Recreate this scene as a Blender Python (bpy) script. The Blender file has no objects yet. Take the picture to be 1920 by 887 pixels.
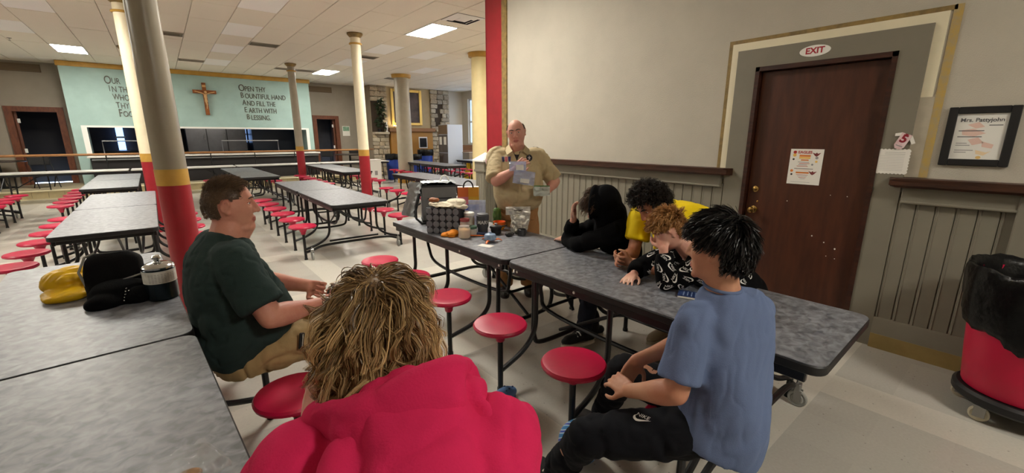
import bpy, bmesh, math, random
import numpy as np
from mathutils import Vector, Matrix, Quaternion
from mathutils.bvhtree import BVHTree
random.seed(7); np.random.seed(7)
SC = bpy.context.scene; COL = SC.collection
PI = math.pi
R = math.radians

# ------------------------------------------------------------------ camera, world, exposure
cam_d = bpy.data.cameras.new('camera'); cam = bpy.data.objects.new('camera', cam_d); COL.objects.link(cam)
cam.location = (0, 0, 1.58); cam.rotation_euler = (R(90 - 13.15), 0, R(-39.2))
cam_d.sensor_width = 36; cam_d.sensor_fit = 'HORIZONTAL'; cam_d.lens = 792 / 1920 * 36; cam_d.clip_start = 0.02
SC.camera = cam
vs = SC.view_settings
vs.view_transform = 'Standard'; vs.look = 'None'; vs.gamma = 1; vs.use_curve_mapping = False; vs.exposure = 0.2
w = bpy.data.worlds.new('world'); SC.world = w; w.use_nodes = True
bg = w.node_tree.nodes['Background']; bg.inputs[0].default_value = (0.55, 0.72, 1.0, 1); bg.inputs[1].default_value = 5.0
CEIL = 3.7
LIGHT_E = 62.0            # emission of a lit fluorescent diffuser
LIT = [(4.63, 8.3), (4.33, 15.5), (-1.67, 15.5), (-1.67, 8.3), (1.33, -2.5), (2.53, 4.7), (10.93, 9.5), (10.93, 13.1), (-4.67, 5.9), (-4.67, 11.9), (8.53, 7.1)]  # first three are in view; the rest are unseen, mostly added for brightness

# ------------------------------------------------------------------ helpers: colours and materials
def lin(c):
    return c / 12.92 if c <= 0.04045 else ((c + 0.055) / 1.055) ** 2.4
def rgb(r, g, b): return (lin(r / 255), lin(g / 255), lin(b / 255), 1)
MATS = {}
def mat(name, col, rough=0.6, metal=0.0, var=0.0, vscale=8.0, bump=0.0, bscale=60.0, stretch=None, spec=0.5, alpha=1.0, trans=0.0, emit=0.0, col2=None, coat=0.0, sheen=0.0, sss=0.0, ior=1.45):
    """col / col2: sRGB 0-255; col2 mixed in by noise of size vscale."""
    if name in MATS: return MATS[name]
    m = bpy.data.materials.new(name); m.use_nodes = True; MATS[name] = m
    nt = m.node_tree; b = nt.nodes['Principled BSDF']; N = nt.nodes.new; L = nt.links.new
    c1 = rgb(*col); b.inputs['Base Color'].default_value = c1
    b.inputs['Roughness'].default_value = rough; b.inputs['Metallic'].default_value = metal
    b.inputs['Specular IOR Level'].default_value = spec; b.inputs['IOR'].default_value = ior
    b.inputs['Alpha'].default_value = alpha; b.inputs['Transmission Weight'].default_value = trans
    b.inputs['Coat Weight'].default_value = coat
    if sheen: b.inputs['Sheen Weight'].default_value = sheen; b.inputs['Sheen Roughness'].default_value = 0.5
    if sss:
        b.inputs['Subsurface Weight'].default_value = sss; b.inputs['Subsurface Radius'].default_value = (0.02, 0.008, 0.004); b.inputs['Subsurface Scale'].default_value = 0.5
    if emit: b.inputs['Emission Color'].default_value = c1; b.inputs['Emission Strength'].default_value = emit
    if var or col2 or bump:
        tc = N('ShaderNodeTexCoord'); mp = N('ShaderNodeMapping'); L(tc.outputs['Object'], mp.inputs[0])
        if stretch: mp.inputs['Scale'].default_value = stretch
    if var or col2:
        n = N('ShaderNodeTexNoise'); n.inputs['Scale'].default_value = vscale; n.inputs['Detail'].default_value = 5; n.inputs['Roughness'].default_value = 0.6
        L(mp.outputs[0], n.inputs['Vector'])
        cr = N('ShaderNodeValToRGB'); L(n.outputs['Fac'], cr.inputs[0]); e = cr.color_ramp.elements
        if col2: ca, cb = c1, rgb(*col2)
        else:
            ca = tuple(min(1, x * (1 - var)) for x in c1[:3]) + (1,); cb = tuple(min(1, x * (1 + var)) for x in c1[:3]) + (1,)
        e[0].color = ca; e[1].color = cb; e[0].position = 0.36; e[1].position = 0.64
        L(cr.outputs[0], b.inputs['Base Color'])
    if bump:
        n2 = N('ShaderNodeTexNoise'); n2.inputs['Scale'].default_value = bscale; n2.inputs['Detail'].default_value = 4
        L(mp.outputs[0], n2.inputs['Vector'])
        bp = N('ShaderNodeBump'); bp.inputs['Strength'].default_value = bump; bp.inputs['Distance'].default_value = 0.01
        L(n2.outputs['Fac'], bp.inputs['Height']); L(bp.outputs[0], b.inputs['Normal'])
    return m

# ------------------------------------------------------------------ helpers: meshes
def V(*a): return np.array(a, float)
def unit(v):
    v = np.asarray(v, float); n = np.linalg.norm(v); return v / n if n > 1e-9 else v
class MB:
    def __init__(s): s.v = []; s.f = []; s.mi = []; s.cur = 0
    def add(s, vs_, fs):
        o = len(s.v); s.v.extend([tuple(map(float, p)) for p in vs_])
        for f in fs: s.f.append(tuple(i + o for i in f)); s.mi.append(s.cur)
        return s
    def box(s, x0, x1, y0, y1, z0, z1):
        return s.add([(x0,y0,z0),(x1,y0,z0),(x1,y1,z0),(x0,y1,z0),(x0,y0,z1),(x1,y0,z1),(x1,y1,z1),(x0,y1,z1)],
            [(0,3,2,1),(4,5,6,7),(0,1,5,4),(1,2,6,5),(2,3,7,6),(3,0,4,7)])
    def cbox(s, x0, x1, y0, y1, z0, z1, b=0.004, seg=1):
        bm = bmesh.new(); bmesh.ops.create_cube(bm, size=1)
        for q in bm.verts: q.co = Vector(((x0+x1)/2 + q.co.x*(x1-x0), (y0+y1)/2 + q.co.y*(y1-y0), (z0+z1)/2 + q.co.z*(z1-z0)))
        bmesh.ops.bevel(bm, geom=bm.edges[:], offset=b, segments=seg, affect='EDGES', profile=0.5)
        bm.verts.index_update(); s.add([q.co for q in bm.verts], [[q.index for q in f.verts] for f in bm.faces]); bm.free(); return s
    def obox(s, c, ax, ay, az):            # oriented box: centre and half-axis vectors
        c, ax, ay, az = map(np.asarray, (c, ax, ay, az)); p = []
        for k in (-1, 1):
            for (i, j) in ((-1,-1),(1,-1),(1,1),(-1,1)): p.append(c + ax*i + ay*j + az*k)
        return s.add(p, [(0,3,2,1),(4,5,6,7),(0,1,5,4),(1,2,6,5),(2,3,7,6),(3,0,4,7)])
    def tube(s, path, r, n=8, closed=False, flat=None, ref=None):
        """path points, radius scalar or list; flat: (a, b) scale along frame axes"""
        P = np.array(path, float); k = len(P); r = np.full(k, r, float) if np.isscalar(r) else np.array(r, float)
        T = np.gradient(P, axis=0) if not closed else np.roll(P, -1, 0) - np.roll(P, 1, 0)
        T = np.array([unit(t) for t in T])
        a = np.array(ref if ref is not None else ((0,0,1) if abs(T[0][2]) < 0.9 else (1,0,0)), float); u = unit(a - T[0]*np.dot(a, T[0])); vs_ = []
        for i in range(k):
            u = unit(u - T[i]*np.dot(u, T[i])); v = np.cross(T[i], u)
            fa, fb = flat if flat else (1, 1)
            for j in range(n):
                t = 2*PI*j/n; vs_.append(P[i] + r[i]*(math.cos(t)*u*fa + math.sin(t)*v*fb))
        fs = []
        for i in range(k if closed else k-1):
            i2 = (i+1) % k
            for j in range(n): fs.append((i*n+j, i*n+(j+1) % n, i2*n+(j+1) % n, i2*n+j))
        if not closed: fs.append(tuple(range(n-1, -1, -1))); fs.append(tuple((k-1)*n+j for j in range(n)))
        return s.add(vs_, fs)
    def lathe(s, prof, n=24, c=(0,0,0), sx=1, sy=1):
        vs_ = []; k = len(prof)
        for (r, z) in prof:
            for j in range(n): t = 2*PI*j/n; vs_.append((c[0]+r*sx*math.cos(t), c[1]+r*sy*math.sin(t), c[2]+z))
        fs = [(i*n+j, i*n+(j+1) % n, (i+1)*n+(j+1) % n, (i+1)*n+j) for i in range(k-1) for j in range(n)]
        fs.append(tuple(range(n-1, -1, -1))); fs.append(tuple((k-1)*n+j for j in range(n)))
        return s.add(vs_, fs)
    def prism(s, poly, z0, z1, b=0.0):
        n = len(poly); P = np.array(poly, float); c = P.mean(0)
        def inset(d): 
            out = []
            for i in range(n):
                a, p, q = P[i-1], P[i], P[(i+1) % n]; t = unit(q - a); nn = np.array([-t[1], t[0]]); out.append(p + nn*d)
            return np.array(out)
        rings = [(P, z0), (P, z1)] if not b else [(inset(b), z0), (P, z0+b), (P, z1-b), (inset(b), z1)]
        vs_ = [(p[0], p[1], z) for (Q, z) in rings for p in Q]; k = len(rings)
        fs = [(i*n+j, i*n+(j+1) % n, (i+1)*n+(j+1) % n, (i+1)*n+j) for i in range(k-1) for j in range(n)]
        fs.append(tuple(range(n-1, -1, -1))); fs.append(tuple((k-1)*n+j for j in range(n)))
        return s.add(vs_, fs)
    def ball(s, c, r, nu=20, nv=12, M=None, fn=None):
        r = (r, r, r) if np.isscalar(r) else r; vs_ = []; c = np.asarray(c, float)
        M = np.eye(3) if M is None else M
        for i in range(nv+1):
            ph = PI*i/nv
            for j in range(nu):
                t = 2*PI*j/nu; d = V(math.sin(ph)*math.cos(t), math.sin(ph)*math.sin(t), math.cos(ph)); p = d*r
                if fn: p = fn(d, p)
                vs_.append(c + M @ p)
        fs = [(i*nu+j, (i+1)*nu+j, (i+1)*nu+(j+1) % nu, i*nu+(j+1) % nu) for i in range(nv) for j in range(nu)]
        return s.add(vs_, fs)
    def transform(s, M):
        s.v = [tuple(M @ Vector(p)) for p in s.v]; return s
def rrect(x0, x1, y0, y1, r, n=5):
    out = []
    for (cx, cy, a) in ((x1-r, y1-r, 0), (x0+r, y1-r, 90), (x0+r, y0+r, 180), (x1-r, y0+r, 270)):
        for k in range(n+1): t = R(a + 90*k/n); out.append((cx + r*math.cos(t), cy + r*math.sin(t)))
    return out
def ellpoly(a, b, n=32, c=(0,0)): return [(c[0]+a*math.cos(2*PI*k/n), c[1]+b*math.sin(2*PI*k/n)) for k in range(n)]
def link(name, me, mats, parent=None, loc=None, rot=None):
    o = bpy.data.objects.new(name, me); COL.objects.link(o)
    if mats is not None:
        for m in (mats if isinstance(mats, (list, tuple)) else [mats]): me.materials.append(m)
    if parent is not None: o.parent = parent
    if loc is not None: o.location = loc
    if rot is not None: o.rotation_euler = rot
    return o
def to_mesh(mb, name, sharp=35, smooth=True):
    me = bpy.data.meshes.new(name); me.from_pydata(mb.v, [], mb.f); me.update()
    bm = bmesh.new(); bm.from_mesh(me); bmesh.ops.remove_doubles(bm, verts=bm.verts, dist=1e-6)
    bmesh.ops.recalc_face_normals(bm, faces=bm.faces) if len(bm.faces) < 60000 else None
    if max(mb.mi, default=0) == 0 or len(bm.faces) != len(mb.mi): bm.to_mesh(me)
    bm.free()
    if max(mb.mi, default=0) > 0 and len(me.polygons) == len(mb.mi): me.polygons.foreach_set('material_index', mb.mi)
    if smooth:
        me.polygons.foreach_set('use_smooth', [True]*len(me.polygons)); me.set_sharp_from_angle(angle=R(sharp))
    return me
def obj(name, mb, m, parent=None, loc=None, rot=None, sharp=35): return link(name, to_mesh(mb, name, sharp), m, parent, loc, rot)
def tag(o, label=None, cat=None, group=None, kind=None):
    if label: o['label'] = label
    if cat: o['category'] = cat
    if group: o['group'] = group
    if kind: o['kind'] = kind
    return o
def thing(name, label, cat, loc=(0,0,0), rotz=0, group=None):
    o = bpy.data.objects.new(name, None); COL.objects.link(o); o.location = loc; o.rotation_euler = (0,0,rotz); o.empty_display_size = 0.1
    return tag(o, label, cat, group)
def struct(name, mb, m, parent=None, sharp=35):
    o = obj(name, mb, m, parent, sharp=sharp)
    if parent is None: o['kind'] = 'structure'
    return o
def copy_tree(o, parent=None):
    c = o.copy(); COL.objects.link(c); c.parent = parent
    for ch in list(o.children): copy_tree(ch, c)
    return c
def text_mesh(s, size=1.0, extrude=0.0, align='CENTER', shear=0.0, bold=0.0, spacing=1.0, line=1.0):
    cu = bpy.data.curves.new('t', 'FONT'); cu.body = s; cu.size = size; cu.extrude = extrude; cu.align_x = align; cu.align_y = 'CENTER'; cu.shear = shear; cu.offset = bold; cu.space_character = spacing; cu.space_line = line; cu.resolution_u = 4
    o = bpy.data.objects.new('t', cu); COL.objects.link(o); dg = bpy.context.evaluated_depsgraph_get()
    me = bpy.data.meshes.new_from_object(o.evaluated_get(dg)); bpy.data.objects.remove(o); bpy.data.curves.remove(cu)
    return me
def frame_mat(origin, right, up):
    """4x4 matrix: local x = right, y = up, z = right x up (towards the viewer of flat print)"""
    x = Vector(right).normalized(); y = Vector(up).normalized(); z = x.cross(y)
    M = Matrix((x, y, z)).transposed().to_4x4(); M.translation = Vector(origin); return M
def text(name, s, m, parent, M, size, extrude=0.001, **k):
    me = text_mesh(s, size, extrude, **k); me.transform(M); me.materials.clear(); return link(name, me, m, parent)
def catmull(P, n=6):
    P = np.array(P, float); Q = np.vstack([2*P[0]-P[1], P, 2*P[-1]-P[-2]]); out = []
    for i in range(1, len(Q)-2):
        for k in range(n):
            t = k/n; a, b, c, d = Q[i-1], Q[i], Q[i+1], Q[i+2]
            out.append(0.5*((2*b) + (c-a)*t + (2*a-5*b+4*c-d)*t*t + (3*b-a-3*c+d)*t**3))
    out.append(Q[-2]); return np.array(out)
# cheap vectorised value noise for folds
_perm = np.random.RandomState(3).permutation(512)
def vnoise(P):
    P = np.asarray(P, float); I = np.floor(P).astype(int); F = P - I; F = F*F*(3-2*F)
    def h(a, b, c): return _perm[(_perm[(_perm[a % 512] + b) % 512] + c) % 512] / 255.5 - 1
    x, y, z = I[:,0], I[:,1], I[:,2]; u, v, w_ = F[:,0], F[:,1], F[:,2]
    l = lambda a, b, t: a + (b-a)*t
    return l(l(l(h(x,y,z), h(x+1,y,z), u), l(h(x,y+1,z), h(x+1,y+1,z), u), v), l(l(h(x,y,z+1), h(x+1,y,z+1), u), l(h(x,y+1,z+1), h(x+1,y+1,z+1), u), v), w_)
# ================================================================== materials of the place
def floor_mat():
    m = bpy.data.materials.new('vinyl_tile_floor'); m.use_nodes = True; nt = m.node_tree; N = nt.nodes.new; L = nt.links.new; b = nt.nodes['Principled BSDF']
    tc = N('ShaderNodeTexCoord'); sp = N('ShaderNodeSeparateXYZ'); L(tc.outputs['Object'], sp.inputs[0])
    def mth(op, a, b_=None):
        n = N('ShaderNodeMath'); n.operation = op
        for i, q in enumerate((a, b_)):
            if q is None: continue
            if isinstance(q, (int, float)): n.inputs[i].default_value = q
            else: L(q, n.inputs[i])
        return n.outputs[0]
    def stripe(o, off, per, wid): return mth('LESS_THAN', mth('FLOORED_MODULO', mth('SUBTRACT', o, off), per), wid)
    sx = stripe(sp.outputs[0], 3.05, 1.83, 0.305); sy = stripe(sp.outputs[1], 0.62, 1.83, 0.305)
    st = mth('MAXIMUM', sx, sy)
    # tile to tile variation
    cell = N('ShaderNodeCombineXYZ'); L(mth('FLOOR', mth('DIVIDE', mth('SUBTRACT', sp.outputs[0], 3.05), 0.305)), cell.inputs[0]); L(mth('FLOOR', mth('DIVIDE', mth('SUBTRACT', sp.outputs[1], 0.62), 0.305)), cell.inputs[1])
    wn = N('ShaderNodeTexWhiteNoise'); L(cell.outputs[0], wn.inputs['Vector'])
    block = N('ShaderNodeCombineXYZ'); L(mth('FLOOR', mth('DIVIDE', mth('SUBTRACT', sp.outputs[0], 3.05), 1.83)), block.inputs[0]); L(mth('FLOOR', mth('DIVIDE', mth('SUBTRACT', sp.outputs[1], 0.62), 1.83)), block.inputs[1])
    wb = N('ShaderNodeTexWhiteNoise'); L(block.outputs[0], wb.inputs['Vector'])
    mix = N('ShaderNodeMix'); mix.data_type = 'RGBA'; mix.inputs['A'].default_value = rgb(181, 177, 168); mix.inputs['B'].default_value = rgb(197, 192, 181); L(st, mix.inputs['Factor'])
    nz = N('ShaderNodeTexNoise'); nz.inputs['Scale'].default_value = 70; nz.inputs['Detail'].default_value = 3; L(tc.outputs['Object'], nz.inputs['Vector'])
    sc = mth('ADD', mth('ADD', mth('MULTIPLY', wn.outputs['Value'], 0.08), mth('MULTIPLY', nz.outputs['Fac'], 0.16)), mth('MULTIPLY', wb.outputs['Value'], 0.06))
    hs = N('ShaderNodeHueSaturation'); L(mix.outputs['Result'], hs.inputs['Color']); L(mth('ADD', sc, 0.84), hs.inputs['Value'])
    # dark chips
    vo = N('ShaderNodeTexVoronoi'); vo.inputs['Scale'].default_value = 16; L(tc.outputs['Object'], vo.inputs['Vector'])
    ch = mth('LESS_THAN', vo.outputs['Distance'], 0.07)
    mx2 = N('ShaderNodeMix'); mx2.data_type = 'RGBA'; L(mth('MULTIPLY', ch, 0.45), mx2.inputs['Factor']); L(hs.outputs[0], mx2.inputs['A']); mx2.inputs['B'].default_value = rgb(70, 66, 60)
    L(mx2.outputs['Result'], b.inputs['Base Color']); b.inputs['Roughness'].default_value = 0.22; b.inputs['Specular IOR Level'].default_value = 0.45
    n3 = N('ShaderNodeTexNoise'); n3.inputs['Scale'].default_value = 9; L(tc.outputs['Object'], n3.inputs['Vector']); bp = N('ShaderNodeBump'); bp.inputs['Strength'].default_value = 0.04; bp.inputs['Distance'].default_value = 0.02; L(n3.outputs['Fac'], bp.inputs['Height']); L(bp.outputs[0], b.inputs['Normal'])
    return m
M_floor = floor_mat()
M_ceil = mat('ceiling_tile', (232, 224, 208), 0.95, var=0.05, vscale=90, bump=0.15, bscale=220)
M_ceil2 = mat('ceiling_tile_new', (246, 244, 240), 0.95, var=0.03, vscale=90, bump=0.1, bscale=220)
M_grid = mat('ceiling_grid', (176, 168, 152), 0.7)
M_wall = mat('plaster_beige', (184, 177, 163), 0.85, var=0.03, vscale=3, bump=0.35, bscale=130)
M_wains = mat('painted_wainscot', (124, 118, 104), 0.55, var=0.04, vscale=4, bump=0.05, bscale=40)
M_grayw = mat('grey_plaster', (150, 141, 128), 0.85, var=0.04, vscale=3, bump=0.2, bscale=90)
M_teal = mat('teal_paint', (160, 186, 180), 0.8, var=0.05, vscale=2.5, bump=0.15, bscale=80)
M_gold = mat('gold_paint', (184, 142, 62), 0.45, var=0.10, vscale=5)
M_goldold = mat('worn_gold_tape', (150, 124, 72), 0.6, col2=(118, 98, 62), vscale=14)
M_goldyel = mat('yellowed_gold_tape', (182, 152, 82), 0.4, col2=(166, 150, 118), vscale=22)
M_cream = mat('cream_paint', (226, 216, 188), 0.6, var=0.03, vscale=5)
M_red = mat('red_paint', (150, 32, 42), 0.4, var=0.08, vscale=5, bump=0.08, bscale=60)
M_colg = mat('column_paint', (158, 149, 131), 0.42, var=0.06, vscale=4, bump=0.06, bscale=50)
M_colw = mat('column_cream', (226, 214, 184), 0.45, var=0.04, vscale=4, bump=0.06, bscale=50)
M_dwood = mat('dark_stained_wood', (66, 34, 22), 0.42, col2=(44, 22, 14), vscale=5, stretch=(1, 1, 8), bump=0.06, bscale=30)
M_rail = mat('stained_rail_wood', (74, 42, 26), 0.5, col2=(50, 28, 18), vscale=6, stretch=(6, 1, 6), bump=0.06, bscale=30)
M_door = mat('door_veneer', (78, 41, 25), 0.45, col2=(64, 32, 20), vscale=3.5, stretch=(1, 5, 0.8), bump=0.03, bscale=25)
M_brown = mat('brown_door_frame', (112, 62, 36), 0.5, col2=(90, 48, 28), vscale=6, stretch=(4, 1, 1))
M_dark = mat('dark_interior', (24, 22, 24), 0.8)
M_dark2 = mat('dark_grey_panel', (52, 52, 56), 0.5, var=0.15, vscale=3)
M_steel = mat('stainless', (150, 152, 156), 0.35, metal=0.9)
M_chrome = mat('chrome', (200, 200, 200), 0.15, metal=1.0)
M_white = mat('white_plastic', (232, 230, 224), 0.5)
M_paper = mat('paper', (232, 228, 220), 0.8)
M_black = mat('black_steel', (20, 20, 22), 0.35, spec=0.5)
M_blackpl = mat('black_plastic', (26, 25, 26), 0.5)
M_brass = mat('brass', (196, 160, 96), 0.25, metal=1.0)
M_yeltile = mat('yellow_tile', (206, 188, 142), 0.4, var=0.08, vscale=4)
M_stone = [mat('stone_%s' % n, c, 0.9, col2=d, vscale=5, bump=0.6, bscale=14) for n, c, d in (('grey', (172, 160, 140), (138, 126, 108)), ('tan', (184, 168, 142), (150, 134, 110)), ('pale', (196, 184, 162), (166, 152, 130)))]
M_mortar = mat('mortar', (150, 136, 116), 0.95)
M_print = mat('dark_lettering', (96, 92, 84), 0.8)

# ================================================================== floor, ceiling
WX = 4.1          # face of the near right-hand wall
f = MB(); f.box(-9, 12.6, -4, 19.2, -0.1, 0)
struct('floor', f, M_floor)
c = MB(); c.box(-9, 12.6, -4, 19.2, CEIL + 0.03, CEIL + 0.13); ceil = struct('ceiling', c, M_grid)
TX0, TY0, TW, TL = 1.33, 7.7, 0.6, 1.2
tile_me = {}
for k, mm in (('a', M_ceil), ('b', M_ceil2)):
    t = MB(); t.cbox(-TW/2 + .004, TW/2 - .004, -TL/2 + .004, TL/2 - .004, 0, 0.034, 0.005); tile_me[k] = to_mesh(t, 'ceiling_tile'); tile_me[k].materials.append(mm)
fix_cells = set()
fixtures = []
def cell_of(x, y): return (math.floor((x - TX0)/TW), math.floor((y - TY0)/TL))
for (x, y) in LIT: fix_cells.add(cell_of(x, y)); fixtures.append(cell_of(x, y))
new_tiles = {cell_of(1.6, 10.7), cell_of(1.6, 8.3), cell_of(1.6, 13.0), cell_of(4.6, 10.6), cell_of(7.3, 13.0), cell_of(-1.7, 13.1), cell_of(4.6, 13.0), cell_of(1.6, 15.5), cell_of(-1.1, 10.8), cell_of(6.1, 10.6)}
vent_cells = {cell_of(2.3, 11.6): 'slot', cell_of(0.5, 11.6): 'slot', cell_of(0.8, 15.4): 'slot', cell_of(3.2, 15.4): 'slot', cell_of(3.8, 15.4): 'slot', cell_of(4.6, 11.9): 'slot', cell_of(6.8, 15.9): 'slot', cell_of(4.6, 7.0): 'square'}
rs = random.Random(5); cells = []
i0, i1 = cell_of(-8.7, 0)[0], cell_of(12.4, 0)[0]; j0, j1 = cell_of(0, -3.6)[1], cell_of(0, 18.6)[1]
near = []
for i in range(i0, i1 + 1):
    for j in range(j0, j1 + 1):
        x = TX0 + (i + .5)*TW; y = TY0 + (j + .5)*TL
        if (i, j) in fix_cells: continue
        near.append((math.hypot(x - 1.5, y - 9) + (8 if (y < 4.6 or x < -5) else 0), i, j, x, y))
near.sort()
rest = MB()
for k, (d, i, j, x, y) in enumerate(near):
    kk = 'b' if (i, j) in new_tiles else 'a'; dz = rs.uniform(-.003, .003)
    if k < 290:
        o = bpy.data.objects.new('ceiling_tile', tile_me[kk]); COL.objects.link(o); o.parent = ceil; o.location = (x, y, CEIL + dz)
    else: rest.box(x - TW/2 + .004, x + TW/2 - .004, y - TL/2 + .004, y + TL/2 - .004, CEIL + dz, CEIL + 0.034)
o = obj('ceiling_tile_rest', rest, M_ceil, ceil); o['kind'] = 'stuff'
# lit fluorescent troffers
M_lamp = mat('lit_diffuser', (255, 250, 238), 0.5, emit=LIGHT_E)
lab_l = {0: 'lit fluorescent ceiling panel nearest the red pilaster, largest in view', 1: 'lit fluorescent ceiling panel beside the thin column right of the teal wall', 2: 'lit fluorescent ceiling panel at the left edge, near the teal wall'}
for k, (i, j) in enumerate(fixtures):
    x = TX0 + (i + .5)*TW; y = TY0 + (j + .5)*TL
    t = thing('ceiling_light', lab_l.get(k, 'unseen lit ceiling panel added overhead, outside the picture'), 'light', (x, y, CEIL), 0, 'fluorescent ceiling panels')
    fr = MB()
    for (a, b_, c_, d_) in ((-.298, .298, -.598, -.57), (-.298, .298, .57, .598), (-.298, -.27, -.57, .57), (.27, .298, -.57, .57)): fr.box(a, b_, c_, d_, -0.008, 0.03)
    obj('light_frame', fr, M_white, t)
    df = MB(); df.box(-.27, .27, -.57, .57, 0.0, 0.02); obj('diffuser', df, M_lamp, t)
# vents
for n, ((i, j), kind) in enumerate(vent_cells.items()):
    x = TX0 + (i + .5)*TW; y = TY0 + (j + .5)*TL
    lb = ['slotted air vent beside two pale ceiling tiles, near the middle of the ceiling', 'slotted air vent just right of the nearest column', 'dark slotted air vent above the crucifix', 'slotted air vent left of the thin column by the teal wall', 'slotted air vent between the thin column and a lit panel', 'slotted air vent just right of the red and cream column', 'slotted air vent left of the thick plain column', 'square ceiling air diffuser next to the red pilaster'][n]
    t = thing('air_vent', lb, 'vent', (x, y, CEIL), 0, 'ceiling vents')
    if kind == 'slot':
        b0 = MB(); b0.box(-.29, .29, -.17, .17, -.008, -.004); obj('backing', b0, M_dark, t)
        for q in range(5):
            s = MB(); yy = -.14 + q*.07; s.obox((0, yy, -.012), (.27, 0, 0), (0, .016, .008), (0, -.001, .002)); obj('slat', s, M_grid, t)
        fr = MB(); fr.box(-.3, .3, -.185, -.165, -.014, 0); fr.box(-.3, .3, .165, .185, -.014, 0); fr.box(-.3, -.28, -.165, .165, -.014, 0); fr.box(.28, .3, -.165, .165, -.014, 0); obj('vent_frame', fr, M_grid, t)
    else:
        b0 = MB(); b0.box(-.29, .29, -.29, .29, -.006, 0); obj('backing', b0, M_dark, t)
        for q, sz in enumerate((.29, .2, .11)):
            s = MB(); a, bq, z0, z1 = sz, sz - .06, -.01 - q*.006, -.03 - q*.004
            vs_ = [(-a,-a,z0),(a,-a,z0),(a,a,z0),(-a,a,z0),(-bq,-bq,z1),(bq,-bq,z1),(bq,bq,z1),(-bq,bq,z1)]
            s.add(vs_, [(0,1,5,4),(1,2,6,5),(2,3,7,6),(3,0,4,7)] + ([(4,5,6,7)] if q == 2 else [])); obj('louvre', s, M_white, t)
for n, (x, y) in enumerate(((-2.2, 14.6), (5.0, 6.3))):
    t = thing('sprinkler', ['small fire sprinkler head above the dark doorway at left', 'small fire sprinkler head next to the red pilaster'][n], 'sprinkler', (x, y, CEIL), 0, 'ceiling sprinklers')
    s = MB(); s.lathe([(.04, 0), (.04, -.008), (.012, -.012), (.012, -.05)], 12); obj('body', s, M_chrome, t); s = MB(); s.lathe([(.022, -.05), (.022, -.055)], 10); obj('deflector', s, M_chrome, t)

# ================================================================== near right wall: plaster, wainscot boards, rails, door
DY0, DY1, DZ = 0.74, 1.67, 2.17           # door opening
EY = 5.62                                # end of the wall
wr = MB(); wr.box(WX, WX + .3, -4, DY0 - .0, 0, CEIL + .03); wr.box(WX, WX + .3, DY1, EY, 0, CEIL + .03); wr.box(WX, WX + .3, DY0, DY1, DZ, CEIL + .03); wr.box(WX + .22, WX + .3, DY0, DY1, 0, DZ)
wall_r = struct('wall_right', wr, M_wall)
# painted borders on the end of the wall
tr = MB(); tr.box(WX - .02, WX, 5.24, EY + .01, 1.32, CEIL - .004); tr.box(WX - .02, WX + .32, EY, EY + .02, 0, CEIL - .004); struct('trim_1', tr, M_red)
tr = MB(); tr.box(WX - .025, WX, 5.13, 5.24, 1.32, CEIL - .004); struct('trim_2', tr, M_goldold)
# beadboard: every board is a part
bd = MB(); bd.cbox(-.016, 0, -.048, .048, .24, 1.16, .004); bd.cbox(-.019, -.012, .030, .040, .24, 1.16, .003); board_me = to_mesh(bd, 'board'); board_me.materials.append(M_wains)
back = MB(); back.box(WX - .004, WX, 1.84, EY, 0, 1.2); back.box(WX - .004, WX, -4, .585, 0, 1.2)
obj('board_backing', back, M_wains, wall_r)
ys = [1.84 + .05 + .1*k for k in range(38)] + [.585 - .05 - .1*k for k in range(20)]
for y in ys:
    if y > EY: continue
    o = bpy.data.objects.new('board', board_me); COL.objects.link(o); o.parent = wall_r; o.location = (WX - .004, y, 0)
# frieze board, moulding and ledge
for n, (a, b_) in enumerate(((1.86, EY - .12), (-4, .57))):
    fz = MB(); fz.cbox(WX - .055, WX, a, b_, 1.135, 1.245, .004); fz.cbox(WX - .065, WX, a - .004, b_, 1.125, 1.145, .006); o = struct('trim_%d' % (3 + n), fz, M_wains)
    lg = MB(); e0 = a - .1 if n == 0 else a; e1 = b_ if n == 0 else b_ + .09
    prof = [(WX, 1.24), (WX - .12, 1.24), (WX - .15, 1.255), (WX - .155, 1.29), (WX - .14, 1.305), (WX, 1.305)]
    k = len(prof); vs_ = [(x, yy, z) for yy in (e0, e1) for (x, z) in prof]
    if n == 0:
        for q in (1, 2, 3, 4): x, yy, z = vs_[q]; vs_[q] = (x, e0 + (.06 if q != 1 else .07), z)
        vs_[2] = (WX - .12, e0 + .02, 1.255); vs_[3] = (WX - .12, e0 + .02, 1.29)
    else:
        for q in (1, 2, 3, 4): x, yy, z = vs_[k + q]; vs_[k + q] = (x, e1 - .06, z)
        vs_[k + 2] = (WX - .12, e1 - .02, 1.255); vs_[k + 3] = (WX - .12, e1 - .02, 1.29)
    lg.add(vs_, [(i, (i+1) % k, (i+1) % k + k, i + k) for i in range(k)] + [tuple(range(k-1, -1, -1)), tuple(range(k, 2*k))])
    struct('trim_%d' % (5 + n), lg, M_rail)
    bb = MB(); prof = [(WX, 0), (WX - .045, 0), (WX - .045, .17), (WX - .03, .20), (WX - .03, .225), (WX - .018, .245), (WX, .245)]
    k = len(prof); y0_, y1_ = (a - .0, b_ + .12) if n == 0 else (a, b_ + .015)
    bb.add([(x, yy, z) for yy in (y0_, y1_) for (x, z) in prof], [(i, (i+1) % k, (i+1) % k + k, i + k) for i in range(k)] + [tuple(range(k-1, -1, -1)), tuple(range(k, 2*k))])
    struct('baseboard_right' if n == 0 else 'baseboard_right_near', bb, M_wains)
yp = MB(); yp.cbox(WX - .047, WX - .04, -4, .584, .0, .115, .001); struct('trim_7', yp, mat('ochre_base_paint', (150, 128, 78), 0.6, var=.1, vscale=6))
ps_ = MB(); ps_.cbox(WX - .07, WX, -.6, .025, 0, 1.237, .006); struct('trim_15', ps_, M_wains)
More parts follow.
